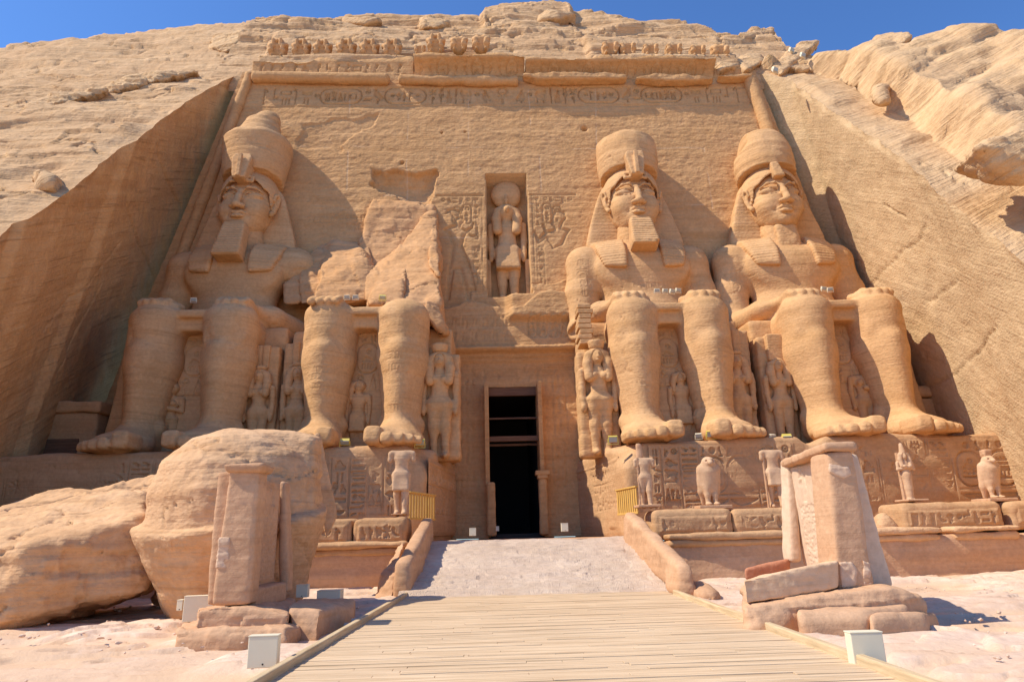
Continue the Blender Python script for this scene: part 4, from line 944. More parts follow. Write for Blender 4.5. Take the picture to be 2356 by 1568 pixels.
# ground: bare rock pavement running far beyond the frame
def axis(a, lo, hi, b, st, g=1.18):
    m = list(np.arange(lo, hi+1e-6, st)); x, s = lo, st
    l = []
    while x > a: s *= g; x -= s; l.append(x)
    x, s = hi, st; r = []
    while x < b: s *= g; x += s; r.append(x)
    return np.array(l[::-1]+m+r)
gx, gy = axis(-700, -15, 19, 700, .085), axis(-700, 6.5, 27, 36, .075)
X, Y = np.meshgrid(gx, gy); P = np.stack([X, Y, 0*X], -1)
b = fbm(P*np.array([.32, .85, 1]), .6, 5, 120, .42)*2.6+Y*.16; Lq = np.floor(b); tq = b-Lq
st_ = sstep(.0, .07, tq)*(.35+.65*sstep(-.2, .3, vnoise(P*np.array([.45, .45, 1]), 19))); hgt = .105*(Lq+st_-b)-.03+.09*(st_-1)+.03*fbm(P, .35, 3, 121)+.009*fbm(P*np.array([.7, 1.5, 1]), 2.8, 5, 122)
inside = sstep(-4.0, -3.7, X)*sstep(3.4, 3.1, X)
Zg = -.06+hgt*(1-inside)-.12*inside; Zg = np.where(np.abs(X) > 60, -.1, Zg)
sand = sstep(-.02, -.08, hgt)*.7+sstep(.1, .45, fbm(P, .6, 4, 130))*.5
structure(mesh_obj('ground', np.stack([X, Y, Zg], -1).reshape(-1, 3), grid_faces(*X.shape), MG, attr=np.clip(sand, 0, 1)))
# boardwalk of cross planks with its two edge beams
R = random.Random(5); it = []; y = -4.0
bw = lambda y: (-3.96+.024*(y-9), 3.03+.03*(y-9))
while y < 19.7:
    w = R.choice([.118, .125, .13]); a, b_ = bw(y); cuts = sorted([a+.02, b_-.02]+[R.uniform(a+.8, b_-.8) for _ in range(2)])
    for p, q in zip(cuts, cuts[1:]):
        it.append((((p+q)/2, y+w/2, .0+R.uniform(-.006, .006)), ((q-p)/2-.003, w/2-.003, .022), (R.uniform(-.012, .012), 0, 0)))
    y += w
o = boxes('boardwalk', it, MBW, None, .004); structure(o)
def beam(a, b, label, h=.075, w=.055):
    a, b = Vector(a), Vector(b); d = b-a; t = thing_mesh = boxes('edge_beam', [((0, 0, h), (d.length/2, w, h))], MBE, None, .02)
    t.location = (a+b)/2; t.rotation_euler = (0, 0, math.atan2(d.y, d.x)); return tag(t, label, 'edge beam', 'beams edging the boardwalk')
beam((bw(-4)[0], -4, -.02), (bw(20.2)[0], 20.2, -.02), 'weathered timber beam along the left edge of the boardwalk')
beam((bw(-4)[1], -4, -.02), (bw(18.3)[1], 18.3, -.02), 'pale timber beam along the right edge of the boardwalk')
# ramp of worn rock steps
nu, nv = 220, 260; X, Y = np.meshgrid(np.linspace(-3.9, 4.1, nu), np.linspace(19.0, 27.4, nv)); P = np.stack([X, Y, 0*X], -1)
t = np.clip((Y-19.55)/6.6, 0, 1); st = t*13+.5*fbm(P*np.array([.6, 1, 1]), .8, 4, 140); Ls = np.floor(st).astype(np.int64); steps = (Ls+sstep(.6, 1.0, st-Ls))/13; cob = _hash(Ls, np.floor(X*1.9+_hash(Ls, Ls*0, Ls*0, 8)*3+.6*fbm(P, 1.2, 3, 9)).astype(np.int64), Ls*0, 10)
Zr = .03+1.36*(.5*np.clip(steps, 0, 1)+.5*t)+.02*fbm(P, 1.4, 5, 141)+.02*fbm(P*np.array([.6, 1.6, 1]), 3.0, 4, 142)+.055*(cob-.5)*sstep(.08, .2, t)*sstep(.80, .7, t)
sl = sstep(.74, .76, t)*sstep(1.02, .98, t); Zr = Zr*(1-sl)+(.03+1.36*(.62+.4*(t-.75))/.72)*sl*0+Zr*sl
Zr -= .25*sstep(19.35, 19.1, Y)
structure(mesh_obj('ramp', np.stack([X, Y, Zr], -1).reshape(-1, 3), grid_faces(nv, nu), MRP))

# loose chips of stone on the pavement
R = random.Random(77); bm = bmesh.new()
for k in range(240):
    x, y = R.uniform(-14, 12), R.uniform(7.5, 22)
    if k % 3: x, y = x0_+R.gauss(0, .5), y0_+R.gauss(0, .4)
    else: x0_, y0_ = x, y
    if -4.15 < x < 3.6: x += R.choice([-8.2, 8.0])
    r = R.choice([.018, .022, .03, .045]); m = Matrix.Translation((x, y, -.035)) @ Matrix.Rotation(R.uniform(0, 6), 4, 'Z') @ Matrix.Diagonal((r*R.uniform(1, 1.9), r, r*R.uniform(.5, .9), 1))
    q = bmesh.ops.create_icosphere(bm, subdivisions=1, radius=1, matrix=m)
    for v_ in q['verts']: v_.co += Vector((R.uniform(-1, 1), R.uniform(-1, 1), R.uniform(-1, 1)))*r*.25
me = bpy.data.meshes.new('gravel'); bm.to_mesh(me); bm.free(); me.materials.append(MG); o = bpy.data.objects.new('gravel', me); COL.objects.link(o); o['kind'] = 'stuff'
# ================================================================== broken colossus
b2 = thing('seated_colossus', 'broken colossus, only legs and a jagged torso remnant left of the doorway', 'colossal statue', GC, (-7.4, 30.7, 5.42))
B2 = np.array([-7.4, 30.7, 5.42])
def legs_only(v):
    legs(v); v.limb((-1.95, 5.5, 7.2), (-1.95, 2.9, 7.5), .6, .5, .3); v.box((-1.95, 2.5, 7.55), (.75, .75, .22), .15, .2)
    for dx in (-.6, -.2, .2, .6): v.path([(-1.95+dx, 2.2, 7.62), (-1.95+dx, 1.5, 7.6), (-1.95+dx, 1.0, 7.35)], .2, .06)
    v.hull([(1.3, 2.6, 7.3), (3.0, 2.6, 7.0), (1.4, 4.6, 7.4), (3.0, 4.6, 7.2), (2.2, 3.0, 7.9), (2.6, 4.0, 7.8)], .15, .1)
v = Vol((-4.9, -1.5, -.15), (4.9, 9.2, 8.6), .085); legs_only(v)
vol_obj('body', v, MS, b2, 1, amp=.05, f=.7, s=23, layers=.022, lf=3.2); throne(b2, 25, 6.7); lean(b2)
def brk(pts, s, **kw):
    q = [aty(x, y, d if d > 5 else FY(aty(x, y, 39.5)[2])+d)-B2 for x, y, d in pts]
    return rock('broken_torso', q, MBK, b2, **{**dict(h=.08, rnd=.04, amp=.16, f=.5, layers=.07, lf=1.5, blk=.045, bs=(1.6, .8), crk=.12, s=s), **kw})
MBK = stone('broken_sandstone', (.51, .27, .115), (.63, .36, .17), (.57, .325, .16), band=.6, bump=.6, fine=4.0, pits=.3)
brk([(1003, 487, -.1), (1003, 487, .9), (980, 494, -.55), (955, 520, -.75), (1004, 500, -.6), (965, 545, -.2), (1000, 560, -.9), (1012, 690, 34.5), (930, 700, 34.4), (842, 700, 35.2), (838, 660, 36.3), (850, 705, 38.5), (1012, 690, 38.8), (1018, 750, 34.4), (1030, 780, 39), (850, 760, 36), (930, 640, 36.3)], 301)
brk([(856, 455, .3), (1000, 470, .2), (1006, 492, .2), (856, 455, -.25), (1000, 478, -.3), (845, 520, -.45), (928, 545, -.7), (826, 560, -.6), (826, 560, .3), (815, 640, -1.2), (905, 650, -1.3), (815, 690, .3), (920, 690, .3)], 302, layers=.06)
brk([(935, 555, -.8), (875, 600, -1.3), (835, 640, 36.6), (840, 690, 35.3), (935, 640, 35.4), (935, 690, 34.8), (935, 555, .2), (860, 600, .2), (850, 700, 38.6), (935, 700, 38.6)], 307)
brk([(740, 556, .2), (700, 600, 38), (690, 640, 37.2), (690, 700, 36.4), (850, 570, -1.0), (860, 690, 35.6), (850, 560, .2), (850, 700, 38.6), (690, 700, 38.6), (760, 575, -.9)], 308)
brk([(996, 520, -.9), (1010, 560, -1.2), (1012, 600, 36.2), (985, 610, 35.9), (1012, 640, 35.3), (990, 560, .0), (1016, 640, 37.5), (1014, 560, .1)], 309, h=.07, amp=.12)
brk([(740, 572, -.2), (770, 553, -.6), (826, 560, -.9), (845, 600, 36.9), (735, 640, 36.2), (720, 690, 35.6), (845, 690, 35.6), (720, 720, 38.5), (850, 720, 38.5), (760, 560, .3), (840, 570, .3), (880, 640, 37)], 303, layers=.05)
brk([(655, 648, 37.4), (700, 618, 37.6), (742, 612, 37.4), (742, 690, 36.6), (655, 700, 36.8), (655, 690, 38.9), (742, 620, 39), (742, 700, 39)], 304, layers=.03, amp=.06)
brk([(858, 660, 35.6), (885, 650, 35.4), (930, 640, 35.6), (930, 700, 34.2), (850, 700, 34.4), (900, 660, 37), (860, 700, 37)], 305, h=.09)
brk([(980, 690, 33.8), (1010, 695, 34.2), (1018, 720, 34.0), (975, 720, 33.6), (1028, 770, 34.2), (1010, 760, 33.6), (1028, 770, 36.8), (985, 700, 36)], 306, h=.09)
# raking remnant of the throne side in the passage, mended with masonry, belongs to the bearded colossus on the right
br = thing('masonry_patch', 'small stack of squared repair blocks under the broken elbow', 'masonry', None, (3.6, 33.6, 10.7))
for k in range(8): boxes('block', [((random.Random(k).uniform(-.05, .05), 0, .14+k*.27), (.36+.05*random.Random(k+9).uniform(-1, 1), .6, .125))], MS, br, .05)

from mathutils.bvhtree import BVHTree
def decal(o, u0, v0, w, h, fn, mat, name='carved_sign', d=(0, 1, 0), step=.032):
    """a carved skin that follows the surface of o, found by casting from the front"""
    me = o.data; n = len(me.vertices); co = np.empty(n*3, np.float32); me.vertices.foreach_get('co', co); co = co.reshape(-1, 3)
    bv = BVHTree.FromPolygons([tuple(c) for c in co.tolist()], [tuple(p.vertices) for p in me.polygons])
    nu, nv = int(w/step)+1, int(h/step)+1; U, V = np.meshgrid(np.linspace(0, w, nu), np.linspace(0, h, nv)); H = np.zeros_like(U); fn(H, U, V)
    d = Vector(d).normalized(); sx = Vector((-d.y, d.x, 0)); sx = -sx if d.y > 0 else sx; sx = Vector((d.y, -d.x, 0)); P = np.zeros(U.shape+(3,)); N = np.zeros_like(P); ok = np.zeros(U.shape, bool)
    for i in range(nv):
        for j in range(nu):
            s_ = sx*(u0+U[i, j])+Vector((0, 0, v0+V[i, j])); hit = bv.ray_cast(s_-d*60, d)
            if hit[0] is not None: P[i, j] = hit[0]; N[i, j] = hit[1]; ok[i, j] = True
    fade = sstep(0, .1, np.minimum(np.minimum(U, w-U), np.minimum(V, h-V)))
    P = P+N*(.012*fade-.004-H*fade)[..., None]; m = ok[:-1, :-1] & ok[1:, 1:] & ok[1:, :-1] & ok[:-1, 1:]
    return mesh_obj(name, P.reshape(-1, 3), grid_faces(nv, nu, m), mat, o)
bodies = {round(o.parent.location.x, 2): o for o in S.objects if o.name.split('.')[0] == 'body' and o.parent and o.parent.name.startswith('seated_colossus')}
arm_fn = lambda H, U, V: (stamp(H, U, V, 'sedge', .15, 2.25, .5, .5, .08), stamp(H, U, V, 'bar', .1, 2.12, .6, .07, .07), cartouche(H, U, V, .1, .35, .62, 1.7, ['sun', 'seated', 'scarab', 'two'], .09, .03))
decal(bodies[7.8], -3.95, 8.9, .85, 2.9, arm_fn, MS); decal(bodies[-15.95], -3.9, 8.9, .85, 2.9, arm_fn, MS)
decal(bodies[16.75], -3.95, 9.4, .85, 1.6, lambda H, U, V: (stamp(H, U, V, 'disk', .2, .95, .5, .5, .08), cartouche(H, U, V, .1, -.7, .7, 1.6, ['sun', 'man'], .08)), MS)
decal(bodies[16.75], 3.1, 8.7, .8, 2.0, lambda H, U, V: column(H, U, V, .1, .6, 1.9, .1, ['bar2', 'neb', 'block', 'three'], .06), MS)
for k_ in (7.8, -15.95): decal(bodies[k_], -.9, 9.3, 1.9, .7, lambda H, U, V: row(H, U, V, .1, 1.8, .12, .6, ['sun', 'eye', 'two', 'bar2', 'disk'], .06), MS)
decal(bodies[-7.4], -2.5, 2.6, 1.45, 1.5, lambda H, U, V: (write(H, U, V, 'LECARO', .12, .75, .24), write(H, U, V, '1875', .3, .32, .23), write(H, U, V, '1897', .35, 1.12, .22)), MS, 'old_graffiti')
decal(bodies[-7.4], 1.2, 1.7, 1.2, 3.2, lambda H, U, V: (write(H, U, V, 'SMAR', .1, 2.6, .30), write(H, U, V, '1875', .12, 2.05, .27), write(H, U, V, 'PITET', .1, .15, .22)), MS, 'old_graffiti')
# ================================================================== pedestals
def pedestal(sgn, label):
    t = thing('colossus_pedestal', label, 'pedestal', 'inscribed pedestals under the colossi', (sgn*14, 29.9, 1.4)); O = np.array([sgn*14, 29.9, 1.4])
    cor = 4.15 if sgn < 0 else 4.55
    pts = [(sgn*x, y, z) for x, y in ((cor, 29.9), (3.2, 38.9), (36, 29.9), (36, 38.9)) for z in (1.2, 5.40)]
    def ex(V):
        R = random.Random(7)
        if sgn > 0: V.hull([np.array(p)-O for p in ((12.3, 29, 5.0), (13.4, 29, 5.0), (12.8, 34, 5.1), (12.2, 29, 6), (13.7, 29, 6), (12.4, 34, 6), (13.9, 34, 6))], .2, .25, 's')
        V.hull([np.array((sgn*x, y, z))-O for x, y, z in ((cor-.4, 29.4, 3.6), (cor+.9, 29.4, 4.9), (cor-.4, 31.0, 4.2), (cor-.4, 29.4, 6), (cor+1.3, 29.4, 6), (cor-.4, 32.4, 6), (cor+.4, 32, 6))], .15, .2, 's')
    rock('block', [np.array(p)-O for p in pts], MP, t, h=.12, rnd=.12, amp=.09, f=.5, layers=.05, lf=1.6, s=40+sgn, extra=ex)
    def cols(spec, top=2.75):
        def fn(H, U, V):
            for u, w, s in spec:
                if isinstance(s, tuple):
                    stamp(H, U, V, 'disk', u+w*.32, top-.45, .42, .42, .10); stamp(H, U, V, 'cobra', u+.02, top-.45, .28, .4, .1); stamp(H, U, V, 'cobra', u+w-.3, top-.45, .28, .4, .1, True)
                    cartouche(H, U, V, u+.05, .75, w-.1, top-1.25, s, .13, .035); stamp(H, U, V, 'bar', u, .60, w, .1, .08); stamp(H, U, V, 'basket', u+.05, .05, w-.1, .5, .09)
                else: column(H, U, V, u, w, top, .05, s, .13)
        return fn
    offer = ['quail+quail', 'neb+neb', 'bar2', 'basin', 'neb', 'bar', 'block', 'quail+rope', 'arm', 'hills', 'loaf+three']; T = 2.75
    K1, K2 = ('sun', 'seated', 'scarab', 'neb'), ('board', 'water', 'basin', 'four', 'seated')
    if sgn > 0:
        sp = [(.0, .5, ['two', 'two', 'snake', 'man', 'two', 'eye', 'tri']), (.52, .78, ['man+sun', 'hawk', 'bull', 'arm', 'tri+ankh+seated', 'pleat']), (1.32, .84, offer), (2.2, 1.1, K1), (3.35, 1.25, K2), (4.65, .95, offer), (5.65, .7, ['sun', 'hawk+tri', 'bull', 'arm', 'tri', 'pleat'])]
        panel('inscribed_face', (5.6-O[0], -.085, .95), (1, 0, 0), (0, 0, 1), 6.5, 2.85, MP, cols(sp), t, .032, .04, .8, 401, .30, .25, .05)
        sp = [(.1, .9, ['man', 'sun', 'man+tri']), (1.1, .8, ['eye', 'seated', 'two', 'leg']), (2.0, 1.3, ['goose', 'man+man']), (3.4, .8, ['sedge', 'hawk', 'bar2', 'man', 'pleat']), (4.3, .95, offer), (5.4, 1.3, K1), (6.9, 1.3, K2), (8.3, .9, offer), (9.4, 1.5, ['seated', 'man', 'eye+block'])]
        panel('inscribed_face', (13.7-O[0], -.085, .95), (1, 0, 0), (0, 0, 1), 11.5, 2.9, MP, cols(sp), t, .035, .05, .7, 402, .42, .25, .05)
    else:
        sp = [(.2, 1.0, ['reed+two', 'man', 'bar2', 'basin']), (1.3, .9, ['eye', 'star', 'quail', 'hills']), (2.4, 1.0, ['sun+cobra', 'bar2', 'neb', 'three']), (3.5, 1.3, K1), (4.9, 1.3, K2), (6.3, 1.0, offer), (7.4, 1.1, ['sun+hawk', 'bull', 'arm', 'tri'])]
        panel('inscribed_face', (-23.0-O[0], -.085, .95), (1, 0, 0), (0, 0, 1), 9.0, 2.75, MP, cols(sp, 2.6), t, .035, .05, .7, 403, .38, .25, .05)
        sp = [(.25, .75, ['seated', 'two', 'sedge+seated', 'bar', 'neb']), (1.05, .75, ['bar2', 'bar2', 'basin', 'neb', 'bar2', 'hills', 'sun+quail', 'neb', 'arm', 'loaf+three']), (1.85, .62, ['sun', 'man', 'bull', 'seated+tri', 'pleat']), (2.5, .6, ['man', 'hawk', 'eye', 'two'])]
        panel('inscribed_face', (-8.4-O[0], -.085, .95), (1, 0, 0), (0, 0, 1), 3.4, 2.8, MP, cols(sp, 2.55), t, .03, .03, .8, 404, .22, .2, .05)
    # side toward the passage: a line of signs over rows of bound captives
    def side(H, U, V):
        R = random.Random(3)
        for v0 in (.95, 2.15, 3.0): groove(H, U, V, [(0, v0), (9, v0)], .025, .06)
        row(H, U, V, .2, 6.8, 2.25, 2.9, rnd_signs(16, 4), .08)
        for k in range(17):
            for v0 in (.95, 1.55): stamp(H, U, V, R.choice(['man', 'seated', 'leg']), .15+k*.4, v0+.05, .36, .55 if v0 > 1 else .6, .06, sgn > 0)
    if sgn > 0: panel('inscribed_face', (3.35-.07-O[0], 38.0-29.9, .2), (1.12, -7.0, 0), (0, 0, 1), 7.1, 3.3, MP, side, t, .04, .04, .8, 405, .2, .2, .05)
    else: panel('inscribed_face', (-4.08+.10-O[0], .3, .2), (.82, 7.4, 0), (0, 0, 1), 7.3, 3.3, MP, side, t, .04, .04, .8, 406, .2, .2, .05)
    return t
pedestal(-1, 'long inscribed pedestal under the two colossi left of the doorway')
pedestal(1, 'long inscribed pedestal under the two colossi right of the doorway')
# thrones' flank panels facing the passage
for sgn, root, nm in ((1, None, 0), (-1, None, 0)): pass
# terrace: low front walls, cornice and statue parapets
structure(mesh_obj('terrace_floor', [(-36, 25.2, 1.36), (-4.1, 25.2, 1.36), (-4.1, 26.6, 1.36), (4.3, 26.6, 1.36), (4.3, 25.2, 1.36), (36, 25.2, 1.36), (36, 39, 1.36), (4.3, 39, 1.36), (-4.1, 39, 1.36), (-36, 39, 1.36)], [(0, 1, 2, 8, 9), (2, 3, 7, 8), (4, 5, 6, 7, 3)], MPK))
def terrace(sgn, label):
    O = np.array([sgn*14, 24.3, 0]); t = thing('terrace_wall', label, 'terrace wall', 'terrace front walls either side of the ramp', tuple(O))
    bx = lambda x0, x1, y0, y1, z0, z1: [np.array((sgn*x, y, z))-O for x in (x0, x1) for y in (y0, y1) for z in (z0, z1)]
    rock('lower_wall', bx(3.5, 36, 24.35, 31, -.7, 1.16), MPK, t, h=.12, rnd=.08, amp=.07, f=.6, layers=.04, lf=2.2, s=51+sgn)
    def cor(x0, x1, s, mat=MP):
        rock('cornice', bx(x0, x1, 24.12, 25.5, 1.24, 1.46), mat, t, h=.06, rnd=.07, amp=.05, f=.9, layers=.04, s=s); rock('cornice', bx(x0+.1, x1-.1, 24.26, 25.4, 1.0, 1.25), mat, t, h=.06, rnd=.05, amp=.03, f=1.5, s=s+1)
    def par(x0, x1, s, signs, z1=2.28, n=9):
        o = rock('parapet', bx(x0, x1, 24.95, 26.7, 1.3, z1), MP, t, h=.07, rnd=.10, amp=.05, f=.8, layers=.03, s=s)
        a = min(sgn*x0, sgn*x1)+.15; w = x1-x0-.3
        panel('frieze', (a-O[0], 24.95-.055-24.3, 1.46), (1, 0, 0), (0, 0, 1), w, .62, MP, lambda H, U, V: row(H, U, V, .1, w-.1, .08, .54, signs, .075), o, .026, .02, 1.2, s+3, .2, .12, .05)
    if sgn > 0:
        cor(4.7, 10.2, 61); cor(10.25, 11.6, 62, MPL); cor(14.7, 17.2, 64, MBR); cor(11.9, 14.4, 65, MBR)
        par(4.45, 7.3, 66, ['hawk', 'sun', 'bull', 'tri', 'ankh', 'seated', 'neb', 'goose', 'neb']); par(7.32, 10.0, 67, ['flag', 'loaf/neb', 'quail', 'arm', 'hawk', 'man', 'basin']); par(10.02, 11.9, 68, ['hills/hills/hills', 'quail', 'eye', 'bird' if 0 else 'goose'])
        par(13.5, 17.2, 69, ['four', 'man', 'two', 'snake', 'eye', 'disk', 'arm', 'seated', 'water/bar', 'man'], 2.3); par(17.5, 24, 70, ['tri', 'board/bar', 'sun', 'bar2', 'block', 'hills', 'seated', 'quail', 'eye', 'four'], 2.26)
        rock('parapet', [np.array(p)-O for p in ((12.2, 24.7, 1.3), (13.6, 24.7, 1.3), (12.3, 26, 1.3), (13.5, 26, 1.3), (12.6, 25, 2.1), (13.3, 24.9, 2.0), (12.8, 26, 2.1))], MBR, t, h=.08, rnd=.2, amp=.12, f=.9, s=71)
    else:
        cor(4.2, 12, 72); par(4.3, 6.2, 74, ['seated', 'man', 'bull', 'star', 'snake']); par(6.22, 9.2, 75, ['neb/bar2', 'snake', 'two', 'goose', 'neb', 'man']); par(9.25, 24, 76, rnd_signs(22, 9))
    return t
terrace(-1, 'low carved terrace wall left of the ramp, behind the fallen crown'); terrace(1, 'low carved terrace wall right of the ramp carrying five small statues')
# ramp balustrades
def bal(pts, label, s):
    o = rock('ramp_balustrade', pts, MPK, None, h=.055, rnd=.10, amp=.06, f=.9, layers=.03, s=s); recentre(o); tag(o, label, 'balustrade', 'balustrades of the ramp')
bal([(-4.2, 20.3, -.15), (-3.55, 20.2, -.15), (-4.15, 20.3, .98), (-3.6, 20.25, .98), (-4.0, 26.6, .8), (-3.4, 26.6, .8), (-3.95, 26.5, 2.3), (-3.45, 26.5, 2.3), (-4.1, 22.2, 1.45), (-3.5, 22.2, 1.45)], 'worn sloping balustrade on the left side of the ramp', 81)
bal([(3.28, 18.1, -.15), (3.88, 18.0, -.15), (3.32, 18.15, .80), (3.82, 18.05, .80), (3.55, 26.4, .8), (4.2, 26.4, .8), (3.6, 26.2, 2.3), (4.15, 26.2, 2.3), (3.35, 19.2, 1.02), (3.85, 19.2, 1.02)], 'worn sloping balustrade on the right side of the ramp', 82)
def boulder(name, label, pts, mat, s, **kw):
    q = [aty(*p) if p[2] > 5 else np.array(p, float) for p in pts]
    o = rock(name, q, mat, None, **{**dict(h=.055, rnd=.05, amp=.10, f=.7, layers=.08, lf=2.2, blk=.05, bs=(.8, .3), crk=.10, s=s), **kw}); recentre(o); return tag(o, label, 'rock', 'fallen rocks on the forecourt')
boulder('rubble_rock', 'rough pink rock heap against the outer side of the left balustrade', [(858, 1392, 20.4), (905, 1385, 20.2), (862, 1360, 20.8), (880, 1340, 21.2), (912, 1250, 23.5), (935, 1240, 23.5), (912, 1300, 20.9), (912, 1385, 24), (870, 1385, 23)], MPK, 91)
boulder('rubble_rock', 'low dark rock lying at the foot of the right balustrade', [(1598, 1335, 18.8), (1620, 1338, 18.6), (1668, 1378, 17.2), (1600, 1385, 17.0), (1640, 1388, 16.8), (1660, 1385, 18.5), (1600, 1370, 19.5)], MPK, 92, rnd=.1)
boulder('fallen_torso_block', 'huge layered fallen block at the left edge of the forecourt', [(-60, 1260, 16.4), (65, 1251, 16.2), (177, 1238, 16.6), (330, 1180, 17.6), (-60, 1160, 20.5), (100, 1142, 21.0), (196, 1126, 21.5), (335, 1146, 20.0), (362, 1215, 18.0), (366, 1325, 17.9), (340, 1366, 17.4), (110, 1424, 16.6), (20, 1434, 16.2), (-60, 1390, 16.2), (345, 1366, 20.5), (-60, 1400, 21), (-13.5, 16.6, -.4), (-12.2, 16.8, -.4), (-14, 20.5, -.4)], MBR, 93, h=.065, rnd=.05, layers=.14, lf=1.3, amp=.14, blk=.07, bs=(1.8, .5), crk=.16)
boulder('fallen_rock_slab', 'pale rock slab lying behind the huge fallen block', [(196, 1132, 21.5), (357, 1083, 22.5), (372, 1104, 22.0), (352, 1142, 21.3), (230, 1150, 21.3), (357, 1095, 24.5), (210, 1140, 24), (300, 1170, 22)], MBR, 94)
boulder('fallen_rock_slab', 'dark stones wedged in the shade between the two fallen blocks', [(345, 1330, 19.2), (400, 1335, 19.0), (350, 1380, 18.8), (410, 1385, 18.6), (380, 1310, 19.8), (400, 1390, 20.4), (350, 1390, 20.5)], MPK, 95, rnd=.06)
# fallen crown
fc = aty(552, 1300, 18.3); fc = np.array([fc[0], 18.3, .0])
v = Vol((-2.7, -2.7, -.6), (2.7, 2.7, 5.2), .065)
ax = Vector((-.05, -.17, 1)).normalized(); Rm = np.array(ax.to_track_quat('Z', 'Y').to_matrix())
def crownf(x, y, z):
    a, b, c = (Rm[0, i]*x+Rm[1, i]*y+Rm[2, i]*z for i in range(3))
    r = np.interp(c, [-.5, -.05, .1, .5, 1.2, 2.05, 2.2, 2.26, 2.5, 3.1, 3.7, 4.25, 4.55], [-.6, 1.30, 1.55, 1.72, 1.98, 2.24, 2.26, 2.02, 1.98, 1.9, 1.62, .9, -.6])
    return (np.hypot(a, b)-r)*.85
v.op(crownf)
v.hull([(.2, -.6, 3.5), (1.9, -.7, 2.35), (1.9, .9, 2.35), (1.85, -.4, 4.2), (1.8, .7, 4.35), (.4, .9, 4.6), (.2, -.4, 4.5), (-.6, .4, 4.3)], .1, .3)
o = vol_obj('giant_crown_block', v, MBR, None, 1, amp=.07, f=.8, o=5, s=97, layers=.03, lf=2.4, blk=.022, bs=(1.0, .35), crk=.08); o.location = fc
decal(o, .75, 1.0, .85, .42, lambda H, U, V: write(H, U, V, 'PITET', .1, .12, .16), MBR, 'old_graffiti', step=.026); decal(o, -1.0, 1.35, .7, .4, lambda H, U, V: write(H, U, V, 'A C', .08, .1, .17), MBR, 'old_graffiti', step=.026)
tag(o, 'huge fallen stone crown standing behind the left shrine', 'fallen crown')
boulder('fallen_rock_slab', 'tall tilted slab leaning behind the right side of the fallen crown', [(722, 1000, 20.6), (736, 996, 20.6), (774, 1188, 20.8), (750, 1240, 20.6), (722, 1100, 20.4), (734, 1000, 21.4), (772, 1188, 21.8), (745, 1200, 21.8)], MBR, 98, rnd=.02, layers=.02, amp=.04, blk=.01, crk=0)
# ================================================================== small statues
def fig(v, s, fem=True, legs_apart=0.0, headless=False, arms=('down', 'down'), wig='long', kilt=False, crown=None, mummy=False, falconhead=False, plinth=0.0):
    """a standing figure facing the viewer, s metres from sole to the top of the head"""
    q = lambda *p: tuple(np.array(p)*s); k = .03*s
    st = legs_apart
    if mummy:
        v.path([q(0, 0, .03), q(0, 0, .28), q(0, 0, .52)], [.075*s, .085*s, .11*s], k); v.limb(q(-.05, 0, .025), q(-.05, -.11, .02), .04*s, .03*s, k); v.limb(q(.05, 0, .025), q(.05, -.11, .02), .04*s, .03*s, k)
    else:
        for g, f in ((-1, st), (1, -st)):
            v.path([q(.052*g, f*.9, .03), q(.055*g, f*.5, .27), q(.058*g, 0, .50)], [.036*s, .047*s, .07*s], k); v.limb(q(.055*g, f*.9, .022), q(.06*g, f*.9-.10, .018), .034*s, .026*s, k)
    v.ell(q(0, 0, .51), q(.118 if fem else .10, .075, .075), k); v.ell(q(0, 0, .62), q(.076 if fem else .088, .055, .10), k*1.5); v.ell(q(0, 0, .735), q(.112, .062, .08), k*1.5)
    v.limb(q(-.12, .005, .795), q(.12, .005, .795), .038*s, .038*s, k)
    if fem:
        for g in (-1, 1): v.ell(q(.052*g, -.055, .735), q(.04, .035, .038), k*.6)
    for g, a in zip((-1, 1), arms):
        if a == 'down': v.path([q(.148*g, 0, .785), q(.158*g, .01, .62), q(.15*g, -.012, .47)], [.037*s, .032*s, .026*s], k*.6); v.ell(q(.15*g, -.02, .435), q(.024, .03, .045), k*.5)
        elif a == 'cross': v.path([q(.148*g, 0, .785), q(.165*g, -.01, .65), q(-.04*g, -.095, .70)], [.037*s, .033*s, .028*s], k*.6); v.ell(q(-.06*g, -.10, .71), q(.035, .03, .03), k*.4)
        elif a == 'breast': v.path([q(.148*g, 0, .785), q(.16*g, 0, .63), q(.0*g, -.085, .66)], [.037*s, .033*s, .026*s], k*.6); v.ell(q(-.01*g, -.09, .665), q(.035, .025, .025), k*.4)
        else: v.limb(q(.148*g, 0, .785), q(.152*g, 0, .70), .037*s, .03*s, k*.6)
    if kilt:
        v.hull([q(x, y, z) for x, y, z in ((-.10, -.06, .56), (.10, -.06, .56), (-.10, .06, .56), (.10, .06, .56), (-.125, -.115, .30), (.125, -.115, .30), (-.11, .06, .30), (.11, .06, .30))], .015*s, k*.5)
    if not headless:
        v.limb(q(0, 0, .80), q(0, -.005, .89), .045*s, .04*s, k); v.ell(q(0, -.012, .925), q(.062, .072, .083), k*.6)
        if falconhead: v.ell(q(0, -.01, .93), q(.075, .08, .08), k); v.path([q(0, -.075, .945), q(0, -.11, .925), q(0, -.105, .895)], [.026*s, .018*s, .01*s], k*.4)
        else:
            v.path([q(0, -.08, .945), q(0, -.092, .912)], [.008*s, .013*s], .01*s); v.ell(q(0, -.078, .882), q(.022, .012, .006), .008*s)
            for g in (-1, 1): v.ell(q(.026*g, -.084, .94), q(.018, .014, .008), .008*s, 's')
    return v
